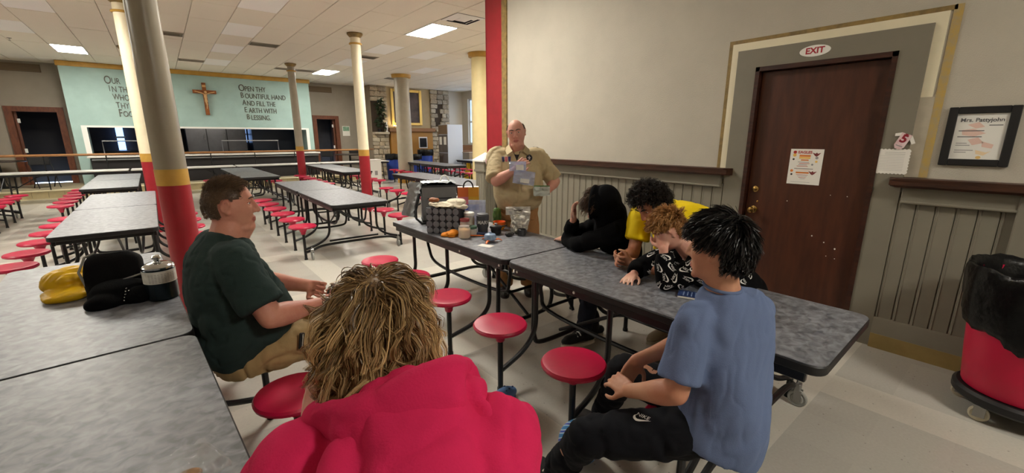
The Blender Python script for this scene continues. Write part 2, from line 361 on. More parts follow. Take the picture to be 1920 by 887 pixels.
# door casing, cream band, gold tape
cs = MB(); cs.box(WX - .025, WX + .1, DY1, DY1 + .165, 0, 2.32); cs.box(WX - .025, WX + .1, DY0 - .155, DY0, 0, 2.32); cs.box(WX - .025, WX + .1, DY0, DY1, DZ, 2.32)
struct('trim_8', cs, M_wains)
cb = MB(); cb.box(WX - .006, WX, 1.835, 1.895, 1.305, 2.385); cb.box(WX - .006, WX, .525, 1.835, 2.322, 2.385); cb.box(WX - .006, WX, .525, .585, 1.85, 2.322); struct('trim_9', cb, M_cream)
gp = MB(); gp.box(WX - .007, WX, 1.895, 1.925, 1.305, 2.415); gp.box(WX - .007, WX, .495, 1.895, 2.385, 2.415); struct('trim_10', gp, M_goldold)
gp = MB(); gp.box(WX - .007, WX, .465, .51, 1.31, 2.415); struct('trim_11', gp, M_goldyel)
gw = MB(); gw.box(WX - .005, WX, .51, .585, 1.31, 1.85); struct('trim_12', gw, mat('primer_patch', (178, 168, 150), .8, var=.05, vscale=10))
d1 = tag(bpy.data.objects.new('door_1', None), kind='structure'); COL.objects.link(d1); d1.location = (WX, (DY0 + DY1)/2, 0)
d1['label'] = 'closed dark brown wooden door under the oval sign'
hw = (DY1 - DY0)/2
fr = MB(); fr.box(-.032, .12, hw - .032, hw + .0, 0, DZ); fr.box(-.032, .12, -hw, -hw + .032, 0, DZ); fr.box(-.032, .12, -hw, hw, DZ - .035, DZ)
fr.box(.05, .07, hw - .05, hw - .03, 0, DZ - .03); obj('door_frame', fr, M_dwood, d1)
pn = MB(); pn.cbox(.03, .075, -hw + .036, hw - .036, .012, DZ - .04, .003); obj('door_panel', pn, M_door, d1)
kb = MB(); kb.lathe([(.032, 0), (.032, .006), (.012, .012), (.012, .04), (.026, .048), (.03, .062), (.024, .076), (.004, .08)], 20); kb.transform(Matrix.Translation((.03, hw - .105, .945)) @ Matrix.Rotation(-PI/2, 4, 'Y')); obj('door_knob', kb, M_brass, d1)
kb = MB(); kb.lathe([(.028, 0), (.028, .012), (.02, .018), (.004, .02)], 20); kb.transform(Matrix.Translation((.03, hw - .1, 1.13)) @ Matrix.Rotation(-PI/2, 4, 'Y')); obj('deadbolt', kb, M_brass, d1)
kb = MB(); kb.lathe([(.008, 0), (.008, .006), (.003, .008)], 10); kb.transform(Matrix.Translation((.03, hw - .13, 1.02)) @ Matrix.Rotation(-PI/2, 4, 'Y')); obj('lock_pin', kb, M_brass, d1)
ts = MB()
for (yy, zz, r_) in ((-.12, .78, .008), (-.21, .74, .007), (-.29, .70, .009), (-.24, .63, .005), (.1, 1.05, .006), (-.3, .62, .005), (-.2, 1.13, .004), (-.31, 1.13, .005)):
    ts.add([(.0285, yy + r_*.7*math.cos(q*PI/4), zz + r_*.8*math.sin(q*PI/4)) for q in range(8)], [tuple(range(8))])
obj('tape_scrap', ts, M_paper, d1)
# hooks of the room that the wall hides: return wall, far and near walls
st = MB(); st.box(WX + .3, 12.6, 5.3, 5.6, 0, CEIL + .03); struct('wall_return', st, M_grayw)
st = MB(); st.box(-9.2, -9, -4, 19.2, 0, CEIL + .03); struct('wall_left', st, M_wall)
st = MB(); st.box(-9, WX + .3, -4.2, -4, 0, CEIL + .03); struct('wall_front', st, M_wall)
# newel post at the end of the wainscot
nw = thing('newel_post', 'grey panelled newel post with a white pyramid cap behind the standing man', 'post', (WX - .16, 5.49, 0))
b0 = MB(); b0.cbox(-.115, .115, -.115, .115, 0, 1.07, .006); obj('post_body', b0, M_wains, nw)
for k in range(4):
    b0 = MB(); b0.cbox(-.123, -.113, -.1 + k*.05 + .003, -.05 + k*.05 - .003, .2, 1.03, .003); obj('board', b0, M_wains, nw)
    b0 = MB(); b0.cbox(-.1 + k*.05 + .003, -.05 + k*.05 - .003, -.123, -.113, .2, 1.03, .003); obj('board', b0, M_wains, nw)
b0 = MB(); b0.cbox(-.135, .135, -.135, .135, 1.06, 1.1, .008); b0.cbox(-.125, .125, -.125, .125, 1.1, 1.22, .004); obj('collar', b0, M_wains, nw)
b0 = MB(); b0.add([(-.15,-.15,1.22),(.15,-.15,1.22),(.15,.15,1.22),(-.15,.15,1.22),(-.15,-.15,1.245),(.15,-.15,1.245),(.15,.15,1.245),(-.15,.15,1.245),(0,0,1.36)], [(3,2,1,0),(0,1,5,4),(1,2,6,5),(2,3,7,6),(3,0,4,7),(4,5,8),(5,6,8),(6,7,8),(7,4,8)]); obj('cap', b0, M_white, nw)

# ================================================================== back of the hall
BY, TYW = 18.7, 17.8
bw = MB(); bw.box(-9, -3.25, BY, BY + .2, 0, CEIL + .03); bw.box(-2.1, -1.9, BY, BY + .2, 0, CEIL + .03); bw.box(-3.25, -2.1, BY, BY + .2, 2.45, CEIL + .03)
bw.box(4.65, 4.92, BY, BY + .2, 0, CEIL + .03); bw.box(5.9, 7.0, BY, BY + .2, 0, CEIL + .03); bw.box(4.92, 5.9, BY, BY + .2, 2.45, CEIL + .03)
struct('wall_back', bw, M_grayw)
for n, (a, b_) in enumerate(((-3.25, -2.1), (4.92, 5.9))):
    d = bpy.data.objects.new('door_%d' % (2 + n), None); COL.objects.link(d); d['kind'] = 'structure'; d.location = ((a + b_)/2, BY, 0); h_ = (b_ - a)/2
    fr = MB(); fr.box(-h_ - .02, -h_ + .13, -.06, .2, .2, 2.46); fr.box(h_ - .13, h_ + .02, -.06, .2, .2, 2.46); fr.box(-h_ + .13, h_ - .13, -.06, .2, 2.32, 2.46); obj('door_frame', fr, M_brown, d)
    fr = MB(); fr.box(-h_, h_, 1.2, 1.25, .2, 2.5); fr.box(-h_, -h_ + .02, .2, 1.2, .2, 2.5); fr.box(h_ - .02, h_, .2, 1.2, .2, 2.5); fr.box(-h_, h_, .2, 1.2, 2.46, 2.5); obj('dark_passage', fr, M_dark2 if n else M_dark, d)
    fr = MB(); fr.cbox(-.03, .03, 0, .85, .22, 2.32, .004); fr.transform(Matrix.Translation(((-h_ + .16) if n == 0 else h_ - .16, .12, 0)) @ Matrix.Rotation(R(12 if n == 0 else -12), 4, 'Z')); obj('open_door', fr, M_brown, d)
    for q in (1.15, 2.0):
        pl = MB(); pl.cbox(-.03, .03, -.01, .01, q, q + .12, .003); pl.transform(Matrix.Translation(((-h_ + .2) if n == 0 else h_ - .2, .11, 0))); obj('hinge_plate', pl, M_white, d)
# teal serving-hatch wall
OX0, OX1, OZ0, OZ1 = -1.64, 4.45, 1.06, 1.92
tw = MB(); tw.box(-1.9, OX0, TYW, BY + .2, 0, CEIL); tw.box(OX1, 4.65, TYW, BY + .2, 0, CEIL); tw.box(OX0, OX1, TYW, TYW + .2, OZ1, CEIL)
wall_t = struct('wall_kitchen', tw, M_teal)
gt = MB(); gt.cbox(-1.94, 4.69, TYW - .04, TYW + .3, 3.56, 3.695, .006); struct('trim_13', gt, M_gold)
ft = MB(); ft.box(OX0 - .06, OX1 + .05, TYW - .025, TYW + .02, OZ1 - .04, OZ1 + .015); ft.box(OX0 - .06, OX0 + .06, TYW - .03, TYW + .02, OZ0, OZ1 - .04); ft.box(OX1 - .05, OX1 + .05, TYW - .03, TYW + .02, OZ0, OZ1 - .04); struct('trim_14', ft, M_white)
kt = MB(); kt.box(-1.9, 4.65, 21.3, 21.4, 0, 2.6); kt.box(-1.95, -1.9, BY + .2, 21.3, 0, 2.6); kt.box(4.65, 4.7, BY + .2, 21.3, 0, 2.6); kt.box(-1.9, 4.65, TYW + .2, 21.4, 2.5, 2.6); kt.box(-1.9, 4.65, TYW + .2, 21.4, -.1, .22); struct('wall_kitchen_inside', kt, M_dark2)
# lettering
def letter(s, x, z, size, align='LEFT', sc=1.0):
    M = frame_mat((x, TYW - .012, z), (1, 0, 0), (0, 0, 1)) @ Matrix.Diagonal((sc, 1, 1, 1))
    return text('wall_lettering', s, M_print, wall_t, M, size, extrude=.008, align=align, bold=.0)
for q, (s, x) in enumerate((('OUR', -1.0), ('IN THE', -.93), ('WHO', -.88), ('THY', -.84), ('FOOD', -.82))):
    z = 3.24 - q*.235; letter(s[0], x, z, .32 if q in (0, 4) else .24, sc=.62); letter(s[1:], x + (.16 if q == 0 else .06 if s[0] == 'I' else .15 if s[0] == 'W' else .10), z - .02, .24, sc=.62)
for q, (s, x) in enumerate((('OPEN THY', 2.38), ('BOUNTIFUL HAND', 2.41), ('AND FILL THE', 2.44), ('EARTH WITH', 2.47), ('BLESSING.', 2.51))):
    z = 3.25 - q*.24; letter(s[0], x, z, .32 if q == 0 else .25, sc=.7); letter(s[1:], x + (.18 if q == 0 else .13), z - .02, .235, sc=.68)
# crucifix
cr = thing('crucifix', 'wooden crucifix hanging on the teal wall', 'crucifix', (1.4, TYW - .05, 2.32))
M_cw = mat('crucifix_wood', (150, 88, 40), 0.5, col2=(120, 66, 28), vscale=8); M_cf = mat('crucifix_figure', (206, 160, 108), 0.5)
b0 = MB(); b0.cbox(-.055, .055, -.03, .03, 0, 1.02, .006); obj('upright', b0, M_cw, cr); b0 = MB(); b0.cbox(-.32, .32, -.04, .02, .68, .79, .006); obj('crossbar', b0, M_cw, cr)
fg = MB(); fg.tube(catmull([(0, -.06, .20), (.01, -.08, .33), (-.005, -.09, .42), (0, -.08, .55), (0, -.08, .66)]), [.016]*6 + [.026]*6 + [.035]*6 + [.045]*6 + [.03], 10)
fg.tube([(-.27, -.05, .74), (-.12, -.07, .70), (0, -.075, .65)], [.012, .016, .02], 8); fg.tube([(.27, -.05, .74), (.12, -.07, .70), (0, -.075, .65)], [.012, .016, .02], 8); fg.ball((.01, -.1, .72), .04, 10, 8); fg.ball((0, -.08, .44), (.045, .03, .05), 10, 8); obj('figure', fg, M_cf, cr)
b0 = MB(); b0.cbox(-.05, .05, -.05, -.03, .88, .95, .004); obj('title_plate', b0, M_cf, cr)
# platform, tile riser, railing
pf = MB(); pf.box(-9, 6.7, 16.3, 19.2, 0, .22); plat = struct('floor_platform', pf, mat('platform_floor', (168, 156, 130), .4, var=.06, vscale=4))
rt_me = to_mesh(MB().cbox(-.147, .147, -.012, 0, .03, .2, .004), 'riser_tile'); rt_me.materials.append(M_yeltile)
for k in range(38):
    x = -4.7 + k*.3
    o = bpy.data.objects.new('riser_tile', rt_me); COL.objects.link(o); o.parent = plat; o.location = (x, 16.3, 0)
ns = MB(); ns.cbox(-9, 6.72, 16.27, 16.45, .2, .235, .008); ns.cbox(-9, 6.72, 16.285, 16.3, 0, .03, .002); obj('nosing', ns, mat('nosing_tile', (222, 208, 170), .4), plat)
rl = thing('railing', 'brown wooden handrail on thin posts along the raised platform', 'railing', (0, 16.4, .22))
hr = MB(); hr.tube([(-8.9, 0, .9), (6.0, 0, .92)] + [(6.0 + .6*math.sin(t), .6 - .6*math.cos(t), .92) for t in (.4, .8, 1.2, 1.57)] + [(6.6, 1.9, .9)], .032, 8); obj('handrail', hr, mat('handrail_wood', (142, 98, 56), .4, var=.1, vscale=5), rl)
for k in range(13):
    x = -8.4 + k*1.2; ps = MB(); ps.tube([(x, 0, 0), (x, 0, .89)], .014, 6); obj('post', ps, M_black, rl)
# serving counter with pans
sv = thing('serving_counter', 'long black-fronted serving counter with a white top under the teal wall', 'counter', (1.4, 17.38, .22))
b0 = MB(); b0.cbox(-3.0, 3.2, -.15, .4, 0, .78, .01); obj('counter_front', b0, mat('counter_black', (34, 32, 34), .5), sv); b0 = MB(); b0.cbox(-3.06, 3.26, -.25, .41, .79, .84, .01); obj('counter_top', b0, mat('counter_white', (214, 210, 204), .4), sv)
b0 = MB(); b0.tube([(-2.95, -.4, .74), (3.15, -.4, .74)], .02, 6); b0.tube([(-2.95, -.3, .74), (3.15, -.3, .74)], .02, 6); obj('tray_slide', b0, M_steel, sv)
for k in range(4):
    b0 = MB(); b0.cbox(-2.6 + k*.95, -2.0 + k*.95, -.1, .35, .84, .88, .01); obj('food_pan', b0, M_steel, sv)
sg = thing('sneeze_guard', 'metal framed sneeze guard standing on the serving counter', 'guard', (1.4, 17.58, 1.065))
for (x0, x1, h_) in ((-2.7, -.9, .42), (.25, 1.95, .42)):
    b0 = MB(); b0.tube([(x0, 0, 0), (x0, 0, h_), (x1, 0, h_), (x1, 0, 0)], .018, 6); obj('guard_frame', b0, M_steel, sg)
    b0 = MB(); b0.box(x0, x1, -.14, .14, h_, h_ + .015); obj('guard_shelf', b0, mat('guard_top', (176, 178, 180), .3), sg)
# kitchen equipment seen through the hatch
kq = thing('kitchen_shelving', 'dark kitchen cupboards and shelves seen through the serving hatch', 'cupboard', (1.4, 20.2, .22))
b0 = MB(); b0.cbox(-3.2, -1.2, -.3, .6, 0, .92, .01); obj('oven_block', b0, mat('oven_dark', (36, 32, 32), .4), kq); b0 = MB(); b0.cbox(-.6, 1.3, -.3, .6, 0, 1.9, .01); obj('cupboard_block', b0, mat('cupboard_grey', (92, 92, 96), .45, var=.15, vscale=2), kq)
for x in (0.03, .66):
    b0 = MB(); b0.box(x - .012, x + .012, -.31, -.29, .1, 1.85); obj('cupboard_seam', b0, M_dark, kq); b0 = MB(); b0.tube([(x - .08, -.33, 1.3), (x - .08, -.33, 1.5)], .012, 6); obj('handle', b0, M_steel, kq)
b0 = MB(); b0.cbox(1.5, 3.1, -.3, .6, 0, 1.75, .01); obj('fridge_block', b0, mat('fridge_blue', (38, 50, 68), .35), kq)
kf = thing('kitchen_fill_lamp', 'unseen strip lamp added under the kitchen ceiling to brighten the hatch', 'light', (1.4, 19.2, 2.40)); b0 = MB(); b0.box(-.6, .6, -.06, .06, 0, .05); obj('fill_tube', b0, mat('kitchen_fill_glow', (255, 244, 226), .5, emit=26), kf); b0 = MB(); b0.cbox(-.62, .62, -.08, .08, .05, .08, .005); obj('housing', b0, M_white, kf)  # unseen lamp added to lift the dark kitchen interior
kl = thing('kitchen_window', 'narrow bluish lit window slit inside the kitchen', 'window', (-1.05, 21.0, 1.15))
b0 = MB(); b0.box(-.1, .1, 0, .02, 0, .95); obj('pane', b0, mat('daylit_pane', (150, 190, 255), .3, emit=2.5), kl); b0 = MB(); b0.box(-.13, .13, -.02, .04, .42, .48); obj('mullion', b0, M_white, kl)
kl = thing('kitchen_window', 'narrow bright window between the kitchen cupboards', 'window', (2.8, 21.25, 1.3))
b0 = MB(); b0.box(-.09, .09, 0, .02, .1, .95); obj('pane', b0, MATS['daylit_pane'], kl); b0 = MB(); b0.box(-.12, .12, -.02, .04, .4, .45); obj('mullion', b0, M_white, kl)
# high wall grilles
for n, (x0, x1, z0, z1) in enumerate(((-3.6, -2.35, 3.42, 3.64), (4.78, 5.75, 3.36, 3.58))):
    t = thing('wall_grille', ['brown wall grille under the ceiling above the left doorway', 'brown wall grille under the ceiling above the right doorway'][n], 'vent', ((x0 + x1)/2, BY, z0), 0, 'wall grilles')
    b0 = MB(); b0.box(-(x1-x0)/2, (x1-x0)/2, -.02, 0, 0, z1 - z0); obj('backing', b0, mat('grille_brown', (96, 80, 58), .6), t)
    for k in range(5): b0 = MB(); b0.box(-(x1-x0)/2 + .03, (x1-x0)/2 - .03, -.03, -.02, .025 + k*.042, .04 + k*.042); obj('slat', b0, mat('grille_slat', (122, 104, 78), .6), t)
nt_ = thing('notice', 'pale green and white notice on the grey wall by the right doorway', 'notice', (6.2, BY - .012, 1.66)); b0 = MB(); b0.box(-.15, .15, 0, .01, 0, .4); obj('sheet', b0, M_paper, nt_); b0 = MB(); b0.box(-.13, .13, -.004, 0, .2, .38); obj('picture', b0, mat('notice_green', (150, 190, 160), .7, col2=(90, 120, 100), vscale=20), nt_)
# stone and fireplace wall
sw = MB(); sw.box(7.0, 7.72, TYW + .1, BY + .2, 0, CEIL); sw.box(9.78, 10.75, TYW + .1, BY + .2, 0, CEIL); wall_s = struct('wall_stone', sw, M_mortar)
rs = random.Random(11)
stone_me = []
for k in range(9):
    b0 = MB(); b0.cbox(-.5, .5, -.5, .5, -.5, .5, .12, 1); b0.v = [(x + rs.uniform(-.06, .06), y + (rs.uniform(-.25, .1) if y < 0 else 0), z + rs.uniform(-.06, .06)) for x, y, z in b0.v]
    me = to_mesh(b0, 'stone', 60); me.materials.append(M_stone[k % 3]); stone_me.append(me)
def niche(x, z, x0, x1, z0, z1):
    cx = (x0 + x1)/2; h_ = (x1 - x0)/2
    if z < z0 or z > z1: return False
    t = (z - (z1 - .5))/.5
    return abs(x - cx) < (h_ if t < 0 else h_*(1 - .75*t))
NI = [(7.08, 7.5, 1.82, 3.3), (9.98, 10.36, 1.95, 3.25)]
for (a, b_, ni) in ((7.0, 7.72, NI[0]), (9.78, 10.75, NI[1])):
    z = 0.0; row = 0
    while z < CEIL - .02:
        h_ = min(rs.uniform(.14, .24), CEIL - z); x = a
        while x < b_ - .02:
            w_ = min(rs.uniform(.16, .38), b_ - x)
            if b_ - x - w_ < .1: w_ = b_ - x
            if not niche(x + w_/2, z + h_/2, *ni):
                o = bpy.data.objects.new('stone', stone_me[rs.randrange(9)]); COL.objects.link(o); o.parent = wall_s; o.location = (x + w_/2, TYW + .07, z + h_/2); o.scale = (w_ - .014, .09, h_ - .014)
            x += w_
        z += h_
    nb = MB(); nb.box(ni[0] - .06, ni[1] + .06, TYW + .085, TYW + .1, ni[2], ni[3] + .05); obj('niche_back', nb, mat('niche_dark', (64, 52, 40), .9), wall_s)
    nb = MB(); nb.cbox(ni[0] - .06, ni[1] + .16, TYW - .2, TYW + .1, ni[2] - .09, ni[2], .01); obj('niche_shelf', nb, M_stone[2], wall_s)
fp = MB(); fp.box(7.72, 9.78, TYW + .12, BY + .2, 0, CEIL); struct('wall_fireplace', fp, mat('fireplace_plaster', (176, 158, 124), .7, var=.04, vscale=3))
fb = thing('fireplace_surround', 'ochre fireplace surround with a brown mantel shelf', 'fireplace', (8.75, TYW + .12, 0))
b0 = MB(); b0.cbox(-1.0, 1.02, -.2, 0, 0, 1.84, .01); obj('surround_panel', b0, mat('ochre_panel', (166, 118, 50), .5, var=.06, vscale=3), fb); b0 = MB(); b0.cbox(-1.08, 1.1, -.34, 0, 1.84, 2.0, .015); obj('mantel', b0, mat('mantel_brown', (134, 92, 52), .5), fb)
b0 = MB(); b0.box(.3, .72, -.215, -.2, 1.12, 1.62); obj('frame', b0, M_white, fb); b0 = MB(); b0.box(.34, .68, -.222, -.21, 1.17, 1.57); obj('dark_panel', b0, M_dark, fb)
ml = thing('mantel_lamp', 'small lit picture lamp on the left end of the mantel', 'lamp', (7.95, TYW - .1, 2.0)); b0 = MB(); b0.lathe([(.06, 0), (.06, .015), (.05, .06), (.07, .075), (.06, .076), (.001, .07)], 16); obj('lamp_body', b0, M_brass, ml); b0 = MB(); b0.lathe([(.055, .075), (.04, .09), (.001, .095)], 16); obj('bulb', b0, mat('mantel_bulb', (255, 226, 170), .5, emit=120), ml)
pc = thing('framed_painting', 'tall dark painting in a gold frame above the mantel', 'painting', (8.62, TYW + .1, 2.12))
b0 = MB(); b0.box(-.66, .66, -.03, 0, 0, 1.46); obj('canvas', b0, mat('dark_canvas', (52, 42, 40), .6, col2=(92, 78, 74), vscale=2.5), pc)
for (a, b_, c_, d_) in ((-.72, -.6, 0, 1.5), (.6, .72, 0, 1.5), (-.6, .6, 0, .11), (-.6, .6, 1.39, 1.5)): b0 = MB(); b0.cbox(a, b_, -.07, -.02, c_, d_, .012); obj('frame_bar', b0, mat('bright_gold', (206, 172, 92), .35, metal=.4), pc)
# far right wall with windows
wz = MB(); XR = 11.5
wz.box(10.75, XR + .3, TYW + .1, TYW + .3, 0, CEIL); wz.box(XR, XR + .25, 5.6, 11.6, 0, CEIL); wz.box(XR, XR + .25, 12.5, 14.2, 0, CEIL); wz.box(XR, XR + .25, 15.1, 16.5, 0, CEIL); wz.box(XR, XR + .25, 17.4, TYW + .1, 0, CEIL)
for (a, b_) in ((11.6, 12.5), (14.2, 15.1), (16.5, 17.4)): wz.box(XR, XR + .25, a, b_, 0, 1.3); wz.box(XR, XR + .25, a, b_, 3.35, CEIL)
struct('wall_far', wz, mat('pale_wall', (196, 188, 172), .8))
for n, (a, b_) in enumerate(((11.6, 12.5), (14.2, 15.1), (16.5, 17.4))):
    d = bpy.data.objects.new('window_%d' % (n + 1), None); COL.objects.link(d); d['kind'] = 'structure'; d.location = (XR + .12, a, 1.3)
    b0 = MB(); b0.box(-.03, .03, 0, .06, 0, 2.05); b0.box(-.03, .03, .84, .9, 0, 2.05); b0.box(-.03, .03, .06, .84, 0, .06); b0.box(-.03, .03, .06, .84, 1.99, 2.05); b0.box(-.03, .03, .06, .84, .98, 1.05); obj('sash', b0, M_white, d)
    for z in (.06, 1.05): b0 = MB(); b0.box(-.004, .004, .06, .84, z, z + .93); obj('pane', b0, mat('window_glass', (235, 242, 250), .05, trans=1.0, ior=1.05), d)

# ================================================================== columns
def column(x, y, r, label, fat=False, upper=None):
    t = thing('column', label, 'column', (x, y, 0), 0, 'round columns'); up = upper or M_colg
    if not fat:
        b0 = MB(); b0.lathe([(r + .05, 0), (r + .05, .05), (r + .03, .08), (r + .004, .1)], 32); obj('column_base', b0, M_red, t)
        b0 = MB(); b0.lathe([(r + .002, .09), (r + .002, 1.19)], 40); obj('red_shaft', b0, M_red, t)
        b0 = MB(); b0.lathe([(r + .003, 1.19), (r + .003, 1.325)], 40); obj('gold_band', b0, M_gold, t)
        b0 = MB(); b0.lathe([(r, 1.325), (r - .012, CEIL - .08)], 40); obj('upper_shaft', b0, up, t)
        b0 = MB(); b0.lathe([(r - .02, 3.47), (r + .012, 3.475), (r + .02, 3.49), (r + .012, 3.505), (r - .02, 3.51)], 32); obj('gold_ring', b0, M_gold, t)
        b0 = MB(); b0.lathe([(r - .012, CEIL - .09), (r + .02, CEIL - .06), (r + .045, CEIL - .03), (r + .045, CEIL - .006)], 32); obj('capital', b0, M_goldold, t)
    else:
        b0 = MB(); b0.lathe([(r + .05, 0), (r + .05, .3), (r + .03, .36), (r, .4)], 32); obj('column_base', b0, M_gold, t)
        b0 = MB(); b0.lathe([(r, .39), (r - .02, CEIL - .1)], 40); obj('shaft', b0, up, t)
        b0 = MB(); b0.lathe([(r - .02, CEIL - .12), (r + .05, CEIL - .1), (r + .06, CEIL - .04), (r + .07, CEIL - .004)], 32); obj('capital', b0, M_gold, t)
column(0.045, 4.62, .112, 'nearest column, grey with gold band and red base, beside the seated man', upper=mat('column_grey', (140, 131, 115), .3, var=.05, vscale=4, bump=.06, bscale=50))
column(-.17, 9.45, .11, 'cream and red column directly behind the nearest grey column', upper=M_colw)
column(-.30, 14.2, .11, 'thin column mostly hidden behind the two near columns at left')
column(3.48, 9.45, .112, 'cream column with red base and gold ring in the middle of the hall', upper=M_colw)
column(3.31, 14.33, .11, 'thin grey column with red base in front of the teal wall lettering')
column(6.8, 14.4, .27, 'thick plain column in front of the fireplace', fat=True)
column(6.75, 9.55, .27, 'thick plain column just left of the red pilaster', fat=True, upper=mat('column_warm', (222, 204, 152), .5, var=.04, vscale=4, bump=.06, bscale=50))
# ================================================================== folding cafeteria tables with attached stools
def laminate():
    m = bpy.data.materials.new('grey_laminate'); m.use_nodes = True; nt = m.node_tree; N = nt.nodes.new; L = nt.links.new; b = nt.nodes['Principled BSDF']
    tc = N('ShaderNodeTexCoord'); mp = N('ShaderNodeMapping'); mp.inputs['Rotation'].default_value = (0, 0, .7); mp.inputs['Scale'].default_value = (0.8, 1.0, 1); L(tc.outputs['Object'], mp.inputs[0])
    n1 = N('ShaderNodeTexNoise'); n1.inputs['Scale'].default_value = 27; n1.inputs['Detail'].default_value = 2.0; n1.inputs['Roughness'].default_value = .55; n1.inputs['Distortion'].default_value = .6; L(mp.outputs[0], n1.inputs['Vector'])
    cr = N('ShaderNodeValToRGB'); L(n1.outputs['Fac'], cr.inputs[0]); e = cr.color_ramp.elements; e[0].position = .33; e[0].color = rgb(70, 72, 79); e[1].position = .68; e[1].color = rgb(130, 132, 140)
    L(cr.outputs[0], b.inputs['Base Color']); b.inputs['Roughness'].default_value = .46; b.inputs['Coat Weight'].default_value = .6; b.inputs['Coat Roughness'].default_value = .5; b.inputs['Coat IOR'].default_value = 1.55; b.inputs['Specular IOR Level'].default_value = .7
    n2 = N('ShaderNodeTexNoise'); n2.inputs['Scale'].default_value = 40; L(tc.outputs['Object'], n2.inputs['Vector']); bp = N('ShaderNodeBump'); bp.inputs['Strength'].default_value = .06; bp.inputs['Distance'].default_value = .01; L(n2.outputs['Fac'], bp.inputs['Height']); L(bp.outputs[0], b.inputs['Normal'])
    return m
M_lam = laminate()
M_seat = mat('red_seat_plastic', (186, 20, 64), 0.35, var=.03, vscale=40, bump=.05, bscale=300)
M_rub = mat('caster_rubber', (150, 150, 144), .5); M_zinc = mat('zinc', (150, 150, 148), .35, metal=.8)
SY = [.302, .907, 1.512]
def make_table():
    t = thing('cafeteria_table', 'x', 'table')
    for s in (-1, 1):
        y0, y1 = (.006, 1.87) if s > 0 else (-1.87, -.006)
        b0 = MB(); b0.prism(rrect(-.376, .376, y0 + .004, y1 - .004, .055), .715, .742); o = obj('tabletop', b0, M_lam, t)
        b0 = MB(); b0.prism(rrect(-.381, .381, y0, y1, .058), .70, .739, .004); obj('edge_band', b0, M_blackpl, o)
        b0 = MB()
        for x in (-.345, .345): b0.cbox(x - .014, x + .014, y0 + .06, y1 - .06, .652, .70, .004)
        b0.cbox(-.34, .34, (y1 if s > 0 else y0) - s*.1 - .014, (y1 if s > 0 else y0) - s*.1 + .014, .655, .70, .004); obj('apron', b0, M_black, t)
        for x in (-1, 1):
            b0 = MB(); b0.lathe([(.009, 0), (.009, .003), (.003, .005)], 8); b0.transform(Matrix.Translation((x*.359, s*.1, .68)) @ Matrix.Rotation(x*PI/2, 4, 'Y')); obj('rivet', b0, M_white, t)
            b0 = MB(); b0.lathe([(.009, 0), (.009, .003), (.003, .005)], 8); b0.transform(Matrix.Translation((x*.359, s*.62, .68)) @ Matrix.Rotation(x*PI/2, 4, 'Y')); obj('rivet', b0, M_white, t)
        # folding under-frame
        b0 = MB()
        for x in (-.2, .2): b0.tube(catmull([(x, s*.16, .66), (x, s*.18, .50), (x, s*.26, .40), (x, s*.8, .37), (x, s*1.3, .40), (x, s*1.42, .52), (x, s*1.46, .66)], 5), .014, 8)
        obj('under_rail', b0, M_black, t)
        b0 = MB(); b0.tube(catmull([(-.29, s*.2, .68), (-.29, s*.2, .40), (-.285, s*.2, .22), (-.2, s*.2, .15), (.2, s*.2, .15), (.285, s*.2, .22), (.29, s*.2, .40), (.29, s*.2, .68)], 5), .017, 8); b0.tube([(-.2, s*.2, .4), (.2, s*.2, .4)], .012, 8); obj('centre_leg', b0, M_black, t)
        b0 = MB(); b0.tube([(0, s*.18, .17), (0, s*1.0, .64)], .013, 8); b0.tube([(.1, s*.03, .6), (.12, s*.2, .3)], .012, 8); obj('brace', b0, M_black, t)
        for x in (-1, 1):
            for y in SY:
                b0 = MB(); b0.lathe([(.02, .40), (.045, .425), (.075, .432), (.15, .435), (.165, .442), (.168, .455), (.160, .466), (.14, .470), (.06, .467), (.001, .466)], 32, (x*.67, s*y, 0)); o = obj('stool_seat', b0, M_seat, t)
                b0 = MB(); b0.lathe([(.024, .345), (.028, .35), (.03, .37), (.055, .42), (.075, .434)], 20, (x*.67, s*y, 0)); obj('seat_cone', b0, M_seat, o)
                b0 = MB(); b0.tube([(x*.67, s*y, .012), (x*.67, s*y, .36)], .0175, 10); b0.lathe([(.022, 0), (.022, .02)], 10, (x*.67, s*y, 0)); obj('stool_post', b0, M_black, t)
                b0 = MB(); b0.tube(catmull([(x*.33, s*(y - .04), .67), (x*.33, s*(y - .04), .48), (x*.335, s*(y - .04), .33), (x*.39, s*(y - .03), .245), (x*.50, s*(y - .015), .185), (x*.66, s*y, .14)], 5), .0165, 8); obj('stool_arm', b0, M_black, t)
        yb = s*1.55
        b0 = MB(); b0.tube(catmull([(-.67, yb - s*.03, .10), (-.58, yb, .13), (-.42, yb, .17), (0, yb, .175), (.42, yb, .17), (.58, yb, .13), (.67, yb - s*.03, .10)], 5), .0175, 8); obj('cross_bar', b0, M_black, t)
        b0 = MB(); b0.tube([(-.34, s*1.47, .20), (.34, s*1.47, .20)], .014, 8); obj('cross_bar', b0, M_black, t)
        for x in (-1, 1):
            o = MB(); o.cbox(x*.60 - .02, x*.60 + .02, yb - .02 + s*.02, yb + .02 + s*.03, .105, .15, .004); o.tube([(x*.6, yb + s*.02, .15), (x*.6, yb + s*.02, .175)], .007, 6)
            o.cbox(x*.6 - .018, x*.6 - .014, yb - .02 + s*.03, yb + .02 + s*.03, .04, .11, .001); o.cbox(x*.6 + .014, x*.6 + .018, yb - .02 + s*.03, yb + .02 + s*.03, .04, .11, .001); ca = obj('caster', o, M_zinc, t)
            o = MB(); o.lathe([(.001, -.013), (.03, -.013), (.034, -.009), (.046, -.012), (.052, -.008), (.052, .008), (.046, .012), (.034, .009), (.03, .013), (.001, .013)], 20); o.transform(Matrix.Translation((x*.6, yb + s*.03, .052)) @ Matrix.Rotation(PI/2, 4, 'Y')); obj('wheel', o, M_rub, ca)
    return t
